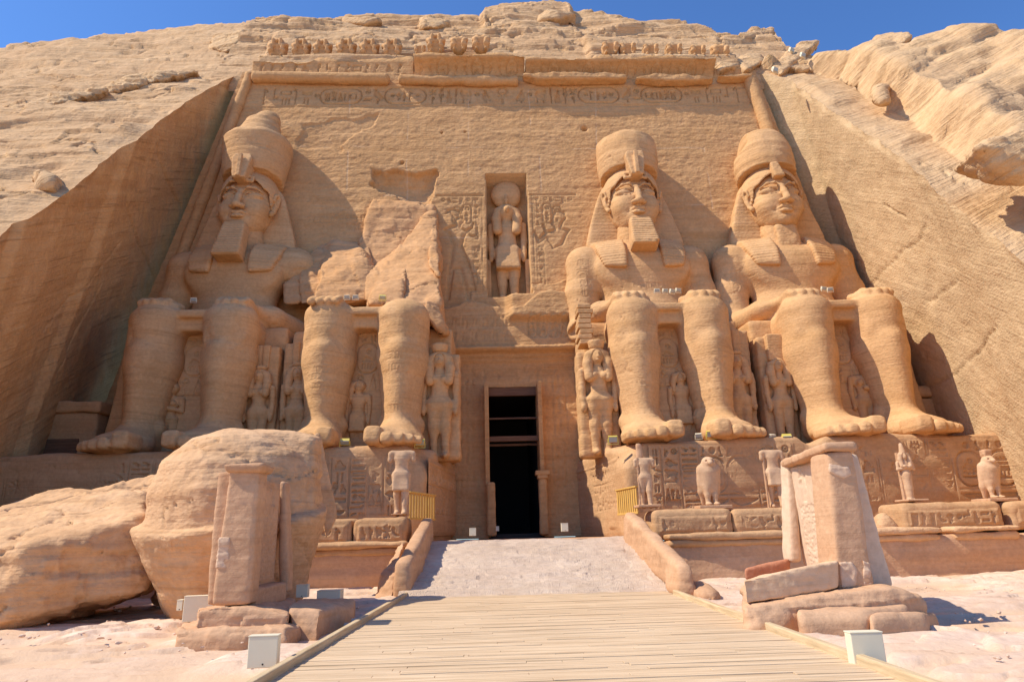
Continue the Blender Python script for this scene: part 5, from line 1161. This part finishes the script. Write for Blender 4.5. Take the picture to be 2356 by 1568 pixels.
def wig_vol(s, h, kind='long'):
    q = lambda *p: tuple(np.array(p)*s); k = .02*s; v = Vol(q(-.2, -.17, .6), q(.2, .17, 1.12), h)
    v.ell(q(0, .012, .945), q(.098, .098, .082), k)
    if kind == 'long':
        for g in (-1, 1): v.path([q(.082*g, -.012, .94), q(.098*g, -.03, .85), q(.088*g, -.055, .715)], [.045*s, .046*s, .044*s], k)
        v.hull([q(x, y, z) for x, y, z in ((-.13, .02, .70), (.13, .02, .70), (-.13, .09, .70), (.13, .09, .70), (-.09, .03, .97), (.09, .03, .97), (-.09, .09, .97), (.09, .09, .97))], .02*s, k)
    elif kind == 'side': v.path([q(-.075, -.01, .96), q(-.1, -.01, .88), q(-.1, -.02, .76)], [.045*s, .04*s, .03*s], k)
    v.ell(q(0, -.085, .91), q(.056, .075, .085), .01*s, 's')
    return v
def crown_part(s, kind, parent, mat, h):
    q = lambda *p: tuple(np.array(p)*s); v = Vol(q(-.2, -.17, .95), q(.2, .19, 1.5), h)
    if kind == 'modius': v.hull([q(x, y, z) for z, r in ((1.0, .078), (1.09, .092)) for a in range(10) for x, y in ((r*math.cos(a*.628), r*math.sin(a*.628)),)], .01*s)
    elif kind == 'plumes': v.hull([q(x, y, z) for z, r in ((1.0, .078), (1.05, .085)) for a in range(10) for x, y in ((r*math.cos(a*.628), r*math.sin(a*.628)),)], .01*s); v.box(q(0, .04, 1.17), q(.085, .03, .14), .01*s, .01*s); v.box(q(0, .01, 1.17), q(.006, .02, .14), .001, .004*s, 's')
    elif kind == 'block': v.box(q(0, .03, 1.15), q(.10, .07, .16), .01*s, .01*s)
    elif kind == 'double': v.limb(q(0, 0, 1.0), q(0, .02, 1.16), .07*s, .04*s, .02*s)
    return vol_obj('crown', v, mat, parent, 1, amp=.006*s, f=3/s, s=3)
FAM = 'family statues standing beside the legs of the colossi'
def statue(label, px, ptop, y, z0, fem=True, wig='long', crown=None, frac=1.0, name='standing_statue', mat=MS, slab=True, grp=FAM, seed=0, dx=0.0, **kw):
    """ptop: where the photo shows the top of the head"""
    p = aty(px, ptop, y); s = (p[2]-z0)/frac; h = s/92
    t = thing(name, label, 'statue', grp, (p[0]+dx, y, z0))
    q = lambda *c: tuple(np.array(c)*s); v = Vol(q(-.24, -.26, -.04), q(.24, .2, 1.04), h); fig(v, s, fem, **kw)
    vol_obj('body', v, mat, t, 1, amp=.006*s, f=2.2, s=seed, layers=.004*s, lf=4)
    if not kw.get('headless'): 
        if wig: vol_obj('wig', wig_vol(s, h, wig), mat, t, 1, amp=.004*s, f=3, s=seed+1)
        if crown: crown_part(s, crown, t, mat, h)
    if slab:
        top = 1.0 if crown not in ('plumes', 'block') else 1.3
        rock('back_slab', [q(x, yy, z) for x in (-.19, .19) for yy in (.035, .24) for z in (-.02, top)], mat, t, h=max(.04, s*.018), rnd=.03, amp=.02, f=1.5, s=seed+2)
    return t, s
statue('small queen with one arm across her chest between the far left colossus legs', 398, 884, 33.2, 5.42, True, 'side', None, arms=('down', 'breast'), seed=501)
statue('queen with tall plumed crown beside the far left colossus', 600, 852, 33.4, 5.42, True, 'long', 'plumes', seed=502)
statue('shaded queen half hidden left of the broken colossus legs', 688, 845, 33.6, 5.42, True, 'long', 'plumes', seed=503)
statue('small prince in a pleated kilt between the broken colossus legs', 826, 878, 33.2, 5.42, False, 'side', None, kilt=True, seed=504)
statue('queen in heavy wig and feathered crown right of the broken colossus', 1012, 812, 33.0, 5.15, True, 'long', 'modius', seed=505)
statue('queen in sunlit heavy wig at the left leg of the bearded colossus', 1372, 804, 32.9, 5.15, True, 'long', 'modius', seed=506)
statue('small prince in a kilt between the bearded colossus legs', 1563, 858, 33.2, 5.42, False, 'side', None, kilt=True, seed=507)
statue('narrow queen squeezed beside the right leg of the bearded colossus', 1690, 818, 33.8, 5.42, True, 'long', 'plumes', seed=508)
statue('stained queen under a square block left of the beardless colossus', 1786, 828, 33.4, 5.42, True, 'long', 'block', seed=509)
statue('small headless statue with bent arm between the beardless colossus legs', 1980, 858, 33.2, 5.42, True, None, None, arms=('down', 'breast'), headless=True, frac=.86, seed=510)
# names cut on the slabs between the legs
for x, y, s in ((-15.75, 31, 1), (-7.3, 31, 2), (7.65, 31, 3), (16.4, 31, 4)):
    pass
# statues along the parapet
MPS = stone('pale_statue_stone', (.54, .335, .19), (.64, .42, .255), (.58, .37, .215), band=.4, bump=.5, bd=.03, fine=9.0)
PAR = 'small statues standing on the terrace parapet'
ZP = 2.30
def plinth(t, w, d, hh, mat=MPK): boxes('plinth', [((0, -.05, hh/2), (w, d, hh/2))], mat, t, .03)
t, s = statue('headless striding figure in a kilt left of the ramp', 925, 1034, 25.8, ZP+.06, False, None, None, name='parapet_statue', mat=MPS, slab=False, grp=PAR, seed=521, frac=.84, headless=True, legs_apart=.07, kilt=True, arms=('stub', 'none')); plinth(t, .3, .4, .04)
boxes('back_pillar', [((.14, .12, s*.36), (.05, .06, s*.36))], MPK, t, .02)
t, s = statue('headless figure with a tall broken back pillar beside the right railing', 1480, 1052, 25.8, ZP+.1, False, None, None, name='parapet_statue', mat=MPS, slab=False, grp=PAR, seed=522, frac=.84, headless=True, legs_apart=.06, arms=('stub', 'stub')); plinth(t, .42, .45, .1)
rock('back_pillar', frust((-.05, .2), (.17, .1), (.10, .09), 0, s*1.10, (-.06, 0)), MPK, t, h=.035, rnd=.04, amp=.03, f=2); boxes('staff', [((-.25, -.05, s*.42), (.03, .03, s*.42))], MPK, t, .01)
t, s = statue('headless striding figure in a kilt beside the right shrine', 1772, 1030, 25.8, ZP, False, None, None, name='parapet_statue', mat=MPS, slab=False, grp=PAR, seed=523, frac=.86, headless=True, legs_apart=.08, kilt=True, arms=('none', 'none')); boxes('staff', [((-.33, .0, s*.40), (.03, .05, s*.42))], MPK, t, .01)
t, s = statue('mummy-shaped figure with crossed arms and tall crown', 2076, 1040, 25.8, ZP+.08, False, 'long', 'double', name='parapet_statue', mat=MPS, slab=False, grp=PAR, seed=524, mummy=True, arms=('cross', 'cross')); plinth(t, .4, .45, .08)
boxes('back_pillar', [((-.17, .10, s*.5), (.05, .07, s*.5))], MPK, t, .02)
def falcon(px, ptop, y, label, crown, seed):
    p = aty(px, ptop, y); s = p[2]-ZP-.12; t = thing('falcon_statue', label, 'falcon statue', 'falcon statues on the terrace parapet', (p[0], y, ZP)); q = lambda *c: tuple(np.array(c)*s); z = .12/s
    v = Vol(q(-.42, -.4, -.02), q(.42, .42, 1.15), s/80); k = .06*s
    v.limb(q(0, .02, .42), q(0, -.02, .72), .19*s, .21*s, k, sc=(1.15, .95, 1)); v.limb(q(0, .06, .55), q(.02, .18, .06), .2*s, .10*s, k)
    v.ell(q(0, -.06, .92), q(.15, .16, .13), k); v.path([q(0, -.18, .94), q(0, -.25, .90), q(0, -.245, .85)], [.06*s, .04*s, .015*s], .03*s)
    for g in (-1, 1):
        v.limb(q(.16*g, -.02, .78), q(.15*g, .08, .30), .11*s, .09*s, .05*s); v.limb(q(.15*g, .08, .30), q(.12*g, .15, .05), .09*s, .05*s, .05*s)
        v.path([q(.08*g, -.04, .40), q(.085*g, -.07, .22), q(.085*g, -.07, .05)], [.095*s, .065*s, .05*s], .04*s); v.ell(q(.085*g, -.14, .03), q(.07, .12, .04), .03*s); v.ell(q(.07*g, -.18, .95), q(.03, .03, .025), .01*s, 's')
    V, Q = v.mesh(); V = relax(V, Q, 1); V = rough(V, Q, .012, 2.5, 4, seed); V[:, 2] += .12; mesh_obj('body', V, Q, MPS, t)
    boxes('plinth', [((0, .02, .06), (.36*s, .34*s, .06))], MPK, t, .03)
    if crown: rock('crown', frust((0, -.03*s), (.10*s, .1*s), (.115*s, .11*s), .12+.98*s, .12+1.2*s), MPK, t, h=.035, rnd=.03, amp=.02, f=3, s=seed)
falcon(1626, 1056, 25.8, 'crownless stone falcon between two headless figures', False, 531); falcon(2268, 1052, 25.8, 'stone falcon with a short crown stump at far right', True, 532)
# god in the niche
NB, NT_ = fz(1165, 682)[1], fz(1165, 460)[1]
gy = FY((NB+NT_)/2)+.55
t = thing('niche_statue', 'falcon-headed god under a sun disc in the niche over the doorway', 'statue', None, (-.02, gy, NB)); s = NT_-NB
q = lambda *c: tuple(np.array(c)*s); v = Vol(q(-.24, -.26, -.04), q(.24, .2, 1.04), s/110); fig(v, s, False, kilt=True, falconhead=True, legs_apart=.02)
V, Q = v.mesh(); V = relax(V, Q, 1); V = rough(V, Q, .03, 1.5, 4, 541); V[:, 1] += V[:, 2]*.1356; mesh_obj('body', V, Q, MS, t)
V, Q = wig_vol(s, s/100).mesh(); V = relax(V, Q, 1); V[:, 1] += V[:, 2]*.1356; mesh_obj('wig', V, Q, MS, t)
v = Vol((-1.25, -.6, -1.25), (1.25, .6, 1.25), .06); v.ell((0, 0, 0), (1.02, .42, 1.02), .05); v.path([(0, -.38, -1.0), (0, -.5, -.6), (0, -.46, -.3)], [.1, .12, .09], .1)
o = vol_obj('sun_disc', v, MS, t, 1, amp=.03, f=1.2, s=543); o.location = (0, s*1.06*.1356+.05, s*1.0+.92)
for g in (-1, 1): boxes('sceptre', [((g*.19*s, -.02+.2*s*.1356, .21*s), (.035*s, .03*s, .21*s), (-.135, 0, 0))], MS, t, .05)
# baboons along the upper ledge
def baboon_vol(kind):
    v = Vol((-.85, -.75, -.05), (.85, .7, 1.75), .05); k = .14
    v.ell((0, .12, .72), (.62, .42, .72), k); v.ell((0, -.02, 1.05), (.66, .42, .42), k)
    for g in (-1, 1):
        v.path([(.32*g, -.1, .16), (.42*g, -.32, .52)], [.17, .2], k); v.limb((.32*g, -.25, .08), (.34*g, -.5, .06), .13, .1, .08)
        v.path([(.52*g, -.1, 1.15), (.42*g, -.42, .85), (.30*g, -.44, .52)], [.18, .15, .11], .06)
        if kind == 0: v.path([(.24*g, -.42, .85), (.26*g, -.5, 1.32)], [.11, .12], .05)
    if kind == 0: v.ell((0, -.12, 1.42), (.40, .32, .24), k); v.ell((0, -.42, 1.2), (.12, .14, .16), .08, 's'); v.ell((0, -.3, 1.32), (.15, .22, .12), .06)
    if kind == 1: v.ell((0, 0, 1.3), (.5, .35, .14), k); v.ell((0, -.35, 1.35), (.2, .25, .2), .1, 's')
    if kind == 2: v.hull([(-.9, -.9, .95), (.9, -.9, 1.1), (-.9, .9, .85), (.9, .9, 1.05), (-.9, -.9, 2), (.9, -.9, 2), (-.9, .9, 2), (.9, .9, 2)], .05, .06, 's')
    return v
BM = [vol_obj('baboon_statue', baboon_vol(k), MS, None, 1, amp=.04, f=1.6, s=550+k, layers=.02) for k in range(3)]
yb_ = FY(34.95)+.62
bab = [(639, 138, 0), (693, 138, 0), (742, 139, 0), (797, 140, 0), (850, 140, 0), (902, 141, 0), (1003, 126, 0), (1056, 123, 1), (1107, 122, 1), (966, 128, 2), (1404, 130, 2), (1444, 132, 2), (1497, 133, 2), (1550, 134, 2), (1605, 136, 2), (1657, 140, 1)]
used = set(); BL = ['leftmost baboon on the upper ledge, arms raised', 'second baboon from the left on the upper ledge', 'third baboon from the left, on the upper ledge', 'fourth baboon from the left, on the upper ledge', 'fifth baboon from the left, on the upper ledge', 'sixth baboon from the left, beside the broken gap in the ledge', 'first whole baboon right of the gap, over the cobra cornice', 'headless baboon in the middle of the short row over the cornice', 'headless baboon at the right end of the short row over the cornice', 'stump of a baboon just right of the gap in the ledge', 'leftmost baboon stump of the right hand row', 'second baboon stump of the right hand row', 'third baboon stump of the right hand row', 'fourth baboon stump of the right hand row', 'last baboon stump before the end baboon at right', 'headless baboon at the right end of the whole ledge']
for (px, py, k), lab in zip(bab, BL):
    o = BM[k] if k not in used else BM[k].copy()
    if k in used: COL.objects.link(o)
    used.add(k); p = aty(px, py, yb_); f = random.Random(px).uniform(.94, 1.04)*(.7 if (k == 2 and px < 1000) else 1)
    o.location = p; o.scale = (f*1.0, f, f*(1.0 if px < 1380 else .92)); tag(o, lab, 'baboon statue', 'baboon statues along the upper ledge')

# ================================================================== shrines on the forecourt
MPW0 = stone('worn_plaster', (.58, .38, .24), (.70, .50, .34), (.62, .42, .28), band=.3, bump=.6, bd=.03, fine=9.0)
def pxhull(pts): return [aty(*p) for p in pts]
SO = np.array
def spart(name, pts, root, mat, s, O, **kw):
    if name in ('base_step', 'base_block'): pts = list(pts)+[np.array([p[0], p[1], -.25]) for p in pts]
    return rock(name, [np.array(p)-O for p in pts], mat, root, **{**dict(h=.035, rnd=.035, amp=.018, f=1.6, layers=.008, s=s), **kw})
def pier(px, y0, dy, s, root, O, mat=MPK, **kw):
    """px: corners of the near face: top left, top right, bottom right, bottom left"""
    q = [aty(x, y, y0) for x, y in px]; return spart('pier', q+[p+np.array([0, dy, 0]) for p in q], root, mat, s, O, **kw)
OL = np.array([-6.0, 14.2, 0]); shL = thing('stone_shrine', 'small plastered shrine with inscribed panel, left of the boardwalk', 'shrine', 'small shrines on the forecourt', tuple(OL))
pier([(527, 1074), (597, 1080), (574, 1392), (484, 1394)], 13.5, .55, 601, shL, OL); pier([(642, 1104), (657, 1106), (662, 1362), (641, 1362)], 16.0, .45, 602, shL, OL)
a = aty(597, 1082, 13.7); b = aty(655, 1104, 16.1); c = aty(574, 1390, 13.7); d = aty(660, 1366, 16.1); w = np.array([-.5, 0, 0])
spart('back_wall', [p+np.array([-.32, 0, 0])+e for p in (a, b, c, d) for e in (w*0, w)], shL, MPK, 603, OL)
zt, zb_ = a[2], .75
rock('cap', [np.array(p)-OL for p in frust(((aty(527, 1074, 13.5)[0]+aty(597, 1080, 13.5)[0])/2, 13.8), (.34, .34), (.39, .39), aty(560, 1084, 13.5)[2]-.02, aty(560, 1066, 13.5)[2])], MPK, shL, h=.03, rnd=.02, amp=.012, f=2)
xs_ = a[0]-.32+.035; xb_ = c[0]-.32+.035
def stela_fn(H, U, V):
    R = random.Random(8)
    for k in range(2): stamp(H, U, V, 'man', .35+k*.75, 1.6, .6, .7, .04, k == 1)
    for r_ in range(11):
        for c_ in range(14): stamp(H, U, V, R.choice(list(GL)), .15+c_*.13, .1+r_*.13, .115, .11, .025, sw=.012)
panel('inscribed_panel', (xb_-OL[0], 14.05-OL[1], .72), (.05, 1.9, 0), (xs_-xb_, 0, zt-.72), 1.9, zt-.72-.1, MPK, stela_fn, shL, .022, .012, 2, 604, .22, .1, .02)
spart('sill', [(xb_-.3, 14.0, .3), (xb_+.3, 14.0, .3), (xb_-.3, 16.1, .3), (xb_+.3, 16.1, .3), (xb_-.3, 14.0, .72), (xb_+.3, 14.0, .72), (xb_-.3, 16.1, .72), (xb_+.3, 16.1, .72)], shL, MPK, 605, OL)
spart('plaster_patch', [aty(*p, 13.48) for p in ((503, 1234), (530, 1234), (528, 1290), (520, 1308), (494, 1306), (498, 1280))]+[aty(*p, 13.7) for p in ((503, 1234), (530, 1234), (520, 1308), (494, 1306))], shL, MPW0, 606, OL, h=.018, rnd=.008, amp=.02, blk=.01, bs=(.3, .12))
spart('base_step', pxhull([(452, 1398, 13.2), (560, 1388, 13.2), (668, 1412, 13.1), (668, 1444, 13.1), (452, 1438, 13.2), (460, 1395, 16), (680, 1375, 16.4), (680, 1400, 16.4), (460, 1430, 16)]), shL, MPK, 607, OL, h=.036, rnd=.015, blk=.03, bs=(.7, .25), crk=.05, amp=.04, f=1.2, layers=.03)
spart('base_step', pxhull([(402, 1450, 12.9), (655, 1440, 12.7), (660, 1466, 12.6), (405, 1466, 12.8), (420, 1430, 14.5), (660, 1425, 14.5)])+[np.array([-7, 14.8, -.15]), np.array([-4.7, 14.8, -.15])], shL, MPK, 608, OL, h=.036, rnd=.015, blk=.03, bs=(.7, .25), crk=.05, amp=.04, f=1.2, layers=.03)
spart('base_block', pxhull([(664, 1392, 13.6), (740, 1398, 13.5), (822, 1400, 15.6), (818, 1375, 16.6), (700, 1376, 16.6), (664, 1440, 13.4), (735, 1442, 13.3), (815, 1420, 15.2), (700, 1420, 16.6)]), shL, MPK, 609, OL, h=.04, rnd=.03, amp=.06, f=1.2, layers=.03)
MPW = stone('pale_worn_stone', (.62, .38, .21), (.74, .51, .32), (.68, .45, .27), band=.5, bump=.8, bd=.04, fine=6.0, pits=.2)
OR = np.array([5.0, 14.0, 0]); shR = thing('stone_shrine', 'small plastered shrine with roof slab and low walls, right of the boardwalk', 'shrine', 'small shrines on the forecourt', tuple(OR))
pier([(1904, 1040), (1962, 1036), (2016, 1352), (1930, 1356)], 12.35, .75, 621, shR, OR); pier([(1810, 1052), (1832, 1050), (1846, 1292), (1820, 1292)], 15.3, .45, 622, shR, OR, MPL)
a = aty(1836, 1056, 15.2); b = aty(1900, 1044, 13.0); xr = 5.5; zt = b[2]
spart('back_wall', [(xr, 12.9, .5), (xr+.45, 12.9, .5), (xr, 15.5, .5), (xr+.45, 15.5, .5), (xr-.12, 12.9, zt), (xr+.2, 12.9, zt), (xr-.12, 15.5, zt), (xr+.2, 15.5, zt)], shR, MPL, 623, OR)
def stela_fn2(H, U, V):
    R = random.Random(9)
    for k in range(3): stamp(H, U, V, 'man', .2+k*.65, 1.55, .55, .9, .04, k == 2)
    for r_ in range(10):
        for c_ in range(15): stamp(H, U, V, R.choice(list(GL)), .1+c_*.135, .2+r_*.13, .12, .11, .025, sw=.012)
panel('inscribed_panel', (xr-.035-OR[0], 15.2-OR[1], .55), (0, -2.1, 0), (-.12, 0, zt-.55), 2.1, zt-.62, MPL, stela_fn2, shR, .022, .012, 2, 624, .2, .1, .02)
rz_ = aty(1930, 1036, 12.35)[2]
spart('roof_slab', [(x, y, z) for x, y in ((4.74, 12.28), (5.36, 12.28), (5.36, 15.8), (6.1, 15.8)) for z in (rz_-.02, rz_+.16)], shR, MPK, 625, OR, rnd=.03, amp=.03)
spart('side_wall', pxhull([(1708, 1332, 11.95), (1928, 1288, 12.2), (1932, 1352, 12.2), (1716, 1390, 11.95), (1708, 1332, 12.5), (1928, 1288, 12.9), (1930, 1352, 12.9), (1716, 1390, 12.5)]), shR, MPW, 626, OR, h=.032, rnd=.02, amp=.035, f=1.0, blk=.012, bs=(.8, .4))
spart('side_wall', pxhull([(1712, 1306, 15.1), (1818, 1282, 15.3), (1818, 1330, 15.3), (1712, 1340, 15.1), (1712, 1306, 15.5), (1818, 1282, 15.7), (1818, 1330, 15.7)]), shR, MRED, 627, OR, h=.04, rnd=.04, amp=.03)
spart('base_step', pxhull([(1712, 1396, 11.8), (2046, 1352, 12.0), (2052, 1384, 11.9), (1738, 1432, 11.7)])+[np.array(p) for p in ((4.2, 15.8, .4), (6.0, 15.8, .45), (4.2, 15.8, -.2), (6.1, 15.8, -.2), (6.0, 12.1, .35))], shR, MPK, 628, OR, h=.04, rnd=.015, blk=.03, bs=(.7, .25), crk=.05, amp=.05, f=1.2, layers=.04)
spart('base_step', pxhull([(1836, 1408, 11.4), (1985, 1404, 11.4), (2085, 1388, 11.9), (2092, 1404, 11.8), (1985, 1428, 11.2), (1842, 1432, 11.3)])+[np.array(p) for p in ((4.2, 13, .25), (6.2, 13, .2), (4.2, 13, -.2), (6.2, 13, -.2))], shR, MPK, 629, OR, h=.04, rnd=.025, amp=.04, f=1.4, layers=.02)
spart('base_step', pxhull([(2000, 1410, 11.2), (2122, 1402, 11.6), (2128, 1418, 11.5), (2000, 1428, 11.1)])+[np.array(p) for p in ((5.1, 12.6, .1), (6.5, 12.6, .08), (5.1, 12.6, -.2), (6.5, 12.6, -.2))], shR, MPK, 630, OR, h=.04, rnd=.04, amp=.03, f=1.6)
for pts, s in (([(1930, 1292), (1960, 1288), (1972, 1310), (1968, 1345), (1936, 1352)], 631), ([(1984, 1285), (2000, 1295), (2008, 1345), (1985, 1348)], 632), ([(1906, 1064), (1950, 1070), (1958, 1092), (1940, 1100), (1908, 1086)], 633)):
    spart('plaster_patch', [aty(x, y, 12.33) for x, y in pts]+[aty(x, y, 12.6) for x, y in pts], shR, MPW0, s, OR, h=.02, rnd=.01, amp=.02, blk=.01, bs=(.3, .12))
# ================================================================== lamps, boxes, railings
def lightbox(label, x, y, w, d, h, rz=0, z=0, name='lamp_housing'):
    t = thing(name, label, 'lamp box', 'cream metal lamp boxes', (x, y, z), rz)
    boxes('case', [((0, 0, h/2), (w/2, d/2, h/2))], MCR, t, .012); boxes('lid', [((0, .0, h+.006), (w/2+.004, d/2+.004, .008))], MCR, t, .004)
    tube('knockout', [(w*.03, -d/2-.004, h*.12), (w*.03, -d/2+.01, h*.12)], .012, MDK, t, 12); return t
p, q_ = atz(565, 1538, 0), atz(635, 1535, 0); lightbox('cream metal lamp box in the left foreground beside the boardwalk', (p[0]+q_[0])/2, p[1]+.1, abs(q_[0]-p[0]), .16, aty(600, 1462, 9.85)[2], .05)
p, q_ = atz(1970, 1533, 0), atz(2052, 1533, 0); lightbox('cream metal lamp box in the right foreground beside the boardwalk', (p[0]+q_[0])/2, p[1]+.1, abs(q_[0]-p[0]), .16, aty(2000, 1453, 8.7)[2], -.03)
def boxpx(label, x0, x1, yt, yb, y, d=.2, rz=0):
    a, b = aty(x0, yb, y), aty(x1, yt, y); lightbox(label, (a[0]+b[0])/2, y+d/2, b[0]-a[0], d, b[2]-a[2], rz, a[2])
boxpx('wide cream lamp box partly hidden by the left shrine', 418, 490, 1370, 1430, 14.8, .2, .15); boxpx('small cream lamp box left of the wide one', 405, 421, 1380, 1404, 16.2)
boxpx('cream lamp box behind the base of the left shrine', 728, 783, 1358, 1382, 17.2, .4); boxpx('narrow cream lamp box in the shade under the fallen crown', 680, 708, 1345, 1374, 16.8)
boxpx('cream lamp box left of the doorway', 1080, 1095, 1214, 1232, 27.6); boxpx('cream lamp box right of the doorway', 1292, 1307, 1203, 1222, 27.6); boxpx('tiny cream lamp box just inside the left door jamb', 1141, 1148, 1210, 1221, 35)
def flood(label, px, py, y, sz, mat, rz=0.0, tilt=-.5, grp='yellow floodlights along the pedestal edge'):
    p = aty(px, py, y); t = thing('floodlight', label, 'floodlight', grp, tuple(p), rz)
    boxes('housing', [((0, 0, .62*sz), (.5*sz, .22*sz, .33*sz), (tilt, 0, 0))], mat, t, .02*sz)
    boxes('lens', [((0, -.20*sz, .62*sz-.11*sz), (.44*sz, .03*sz, .27*sz), (tilt, 0, 0))], MGL, t, .005*sz)
    boxes('yoke', [((-.56*sz, 0, .33*sz), (.03*sz, .06*sz, .33*sz)), ((.56*sz, 0, .33*sz), (.03*sz, .06*sz, .33*sz)), ((0, 0, .03*sz), (.56*sz, .08*sz, .03*sz))], mat, t, .008*sz)
YF = [(288, 1037, 'yellow floodlight in front of the far left colossus feet'), (793, 1029, 'yellow floodlight left of the broken colossus feet'), (966, 1030, 'yellow floodlight right of the broken colossus feet'), (1411, 1022, 'yellow floodlight by the queen left of the bearded colossus'), (1637, 1010, 'yellow floodlight between the feet of the bearded colossus'), (1811, 1018, 'yellow floodlight in the gap between the two right colossi'), (2115, 999, 'yellow floodlight between the feet of the beardless colossus')]
for px, py, lab in YF: flood(lab, px, py, 30.1, .40, MYL, .1 if px < 1000 else -.1, .35 if px not in (793, 966, 1811) else .9)
for px, py, y, lab in ((1608, 1010, 30.1, 'cream floodlight at the big toe of the bearded colossus'), (1823, 1020, 30.1, 'cream floodlight in front of the beardless colossus heel'), (1778, 1012, 30.1, 'cream floodlight near the small toes of the bearded colossus'), (818, 690, 33.4, 'larger cream floodlight on the broken colossus lap'), (798, 690, 33.4, 'small cream floodlight on the broken colossus left knee'), (445, 696, 33.2, 'cream floodlight on the far left colossus lap'), (1512, 675, 33.6, 'first cream floodlight from the left on the bearded colossus lap'), (1531, 675, 33.6, 'second cream floodlight from the left on the bearded colossus lap'), (1547, 676, 33.4, 'third cream floodlight from the left on the bearded colossus lap'), (1561, 674, 33.4, 'cream floodlight nearest the right knee of the bearded colossus'), (1896, 670, 33.5, 'left cream floodlight on the beardless colossus lap'), (1911, 672, 33.3, 'right cream floodlight on the beardless colossus lap')):
    flood(lab, px, py, y, .28, MCR, random.Random(px).uniform(-.6, .6), .4, 'cream floodlights set among the statues')
flood('yellow floodlight on the broken colossus right knee', 880, 692, 32.9, .32, MYL, .2, .8, 'cream floodlights set among the statues')
for px, py, lab in ((1822, 122, 'topmost lamp on the right crest'), (1848, 134, 'middle lamp on the rocks at the upper right'), (1784, 168, 'lowest lamp at the top corner of the right cut wall')):
    p = atp(px, py, PRc+NR*1.0, NR); flood(lab, px, py, p[1], .42, MCR, .5, .4, 'lamps on the upper right rocks')
def railing(a, b, z0, z1, label, n):
    a, b = np.array(a), np.array(b); t = thing('wooden_railing', label, 'railing', 'yellow wooden railings on the terrace', (a[0], a[1], z0)); L = b-a; ang = math.atan2(L[1], L[0]); ln = np.linalg.norm(L)
    t.rotation_euler = (0, 0, ang)
    boxes('top_rail', [((ln/2, 0, z1-z0), (ln/2, .06, .03))], MWY, t, .008); boxes('bottom_rail', [((ln/2, 0, .06), (ln/2, .03, .04))], MWY, t, .008)
    for i in range(n): boxes('baluster', [((ln*(i+.5)/n, .0, (z1-z0)/2), (.075, .02, (z1-z0)/2-.02))], MWY, t, .006)
a, b = aty(941, 1160, 26.75), aty(1001, 1165, 29.6); railing((a[0], 26.75), (b[0], 29.6), 2.2, aty(941, 1131, 26.75)[2], 'yellow wooden railing beside the headless statue left of the passage', 10)
a, b = aty(1420, 1160, 29.2), aty(1468, 1165, 26.75); railing((a[0], 29.2), (b[0], 26.75), 2.2, aty(1468, 1118, 26.75)[2], 'yellow wooden railing beside the statue right of the passage', 10)
# door shrines in the shaded corners by the cut walls
dk = thing('side_chapel_door', 'shaded carved doorway at the foot of the left cut wall', 'doorway', None, (-22.3, 34.0, 5.3))
rock('frame', frust((-.2, 1.0), (1.9, 1.0), (1.8, 1.0), -.4, 2.6), MP, dk, h=.08, rnd=.05, amp=.04, s=5); rock('cornice', frust((-.2, .9), (1.95, 1.1), (2.1, 1.2), 2.6, 3.15), MP, dk, h=.07, rnd=.06, amp=.05, s=6); boxes('door_leaf', [((.1, -.02, .5), (.8, .06, .8))], MWD, dk, .02)
st_ = thing('corner_stela', 'shaded stela with rounded top at the foot of the right cut wall', 'stela', None, (21.4, 34.6, 5.3)); rock('slab', frust((0, .4), (.9, .4), (.85, .4), -.2, 2.6), MP, st_, h=.06, rnd=.05, amp=.03, s=7); rock('cap', frust((0, .35), (1.0, .5), (.7, .4), 2.62, 3.3), MP, st_, h=.06, rnd=.15, amp=.04, s=8)
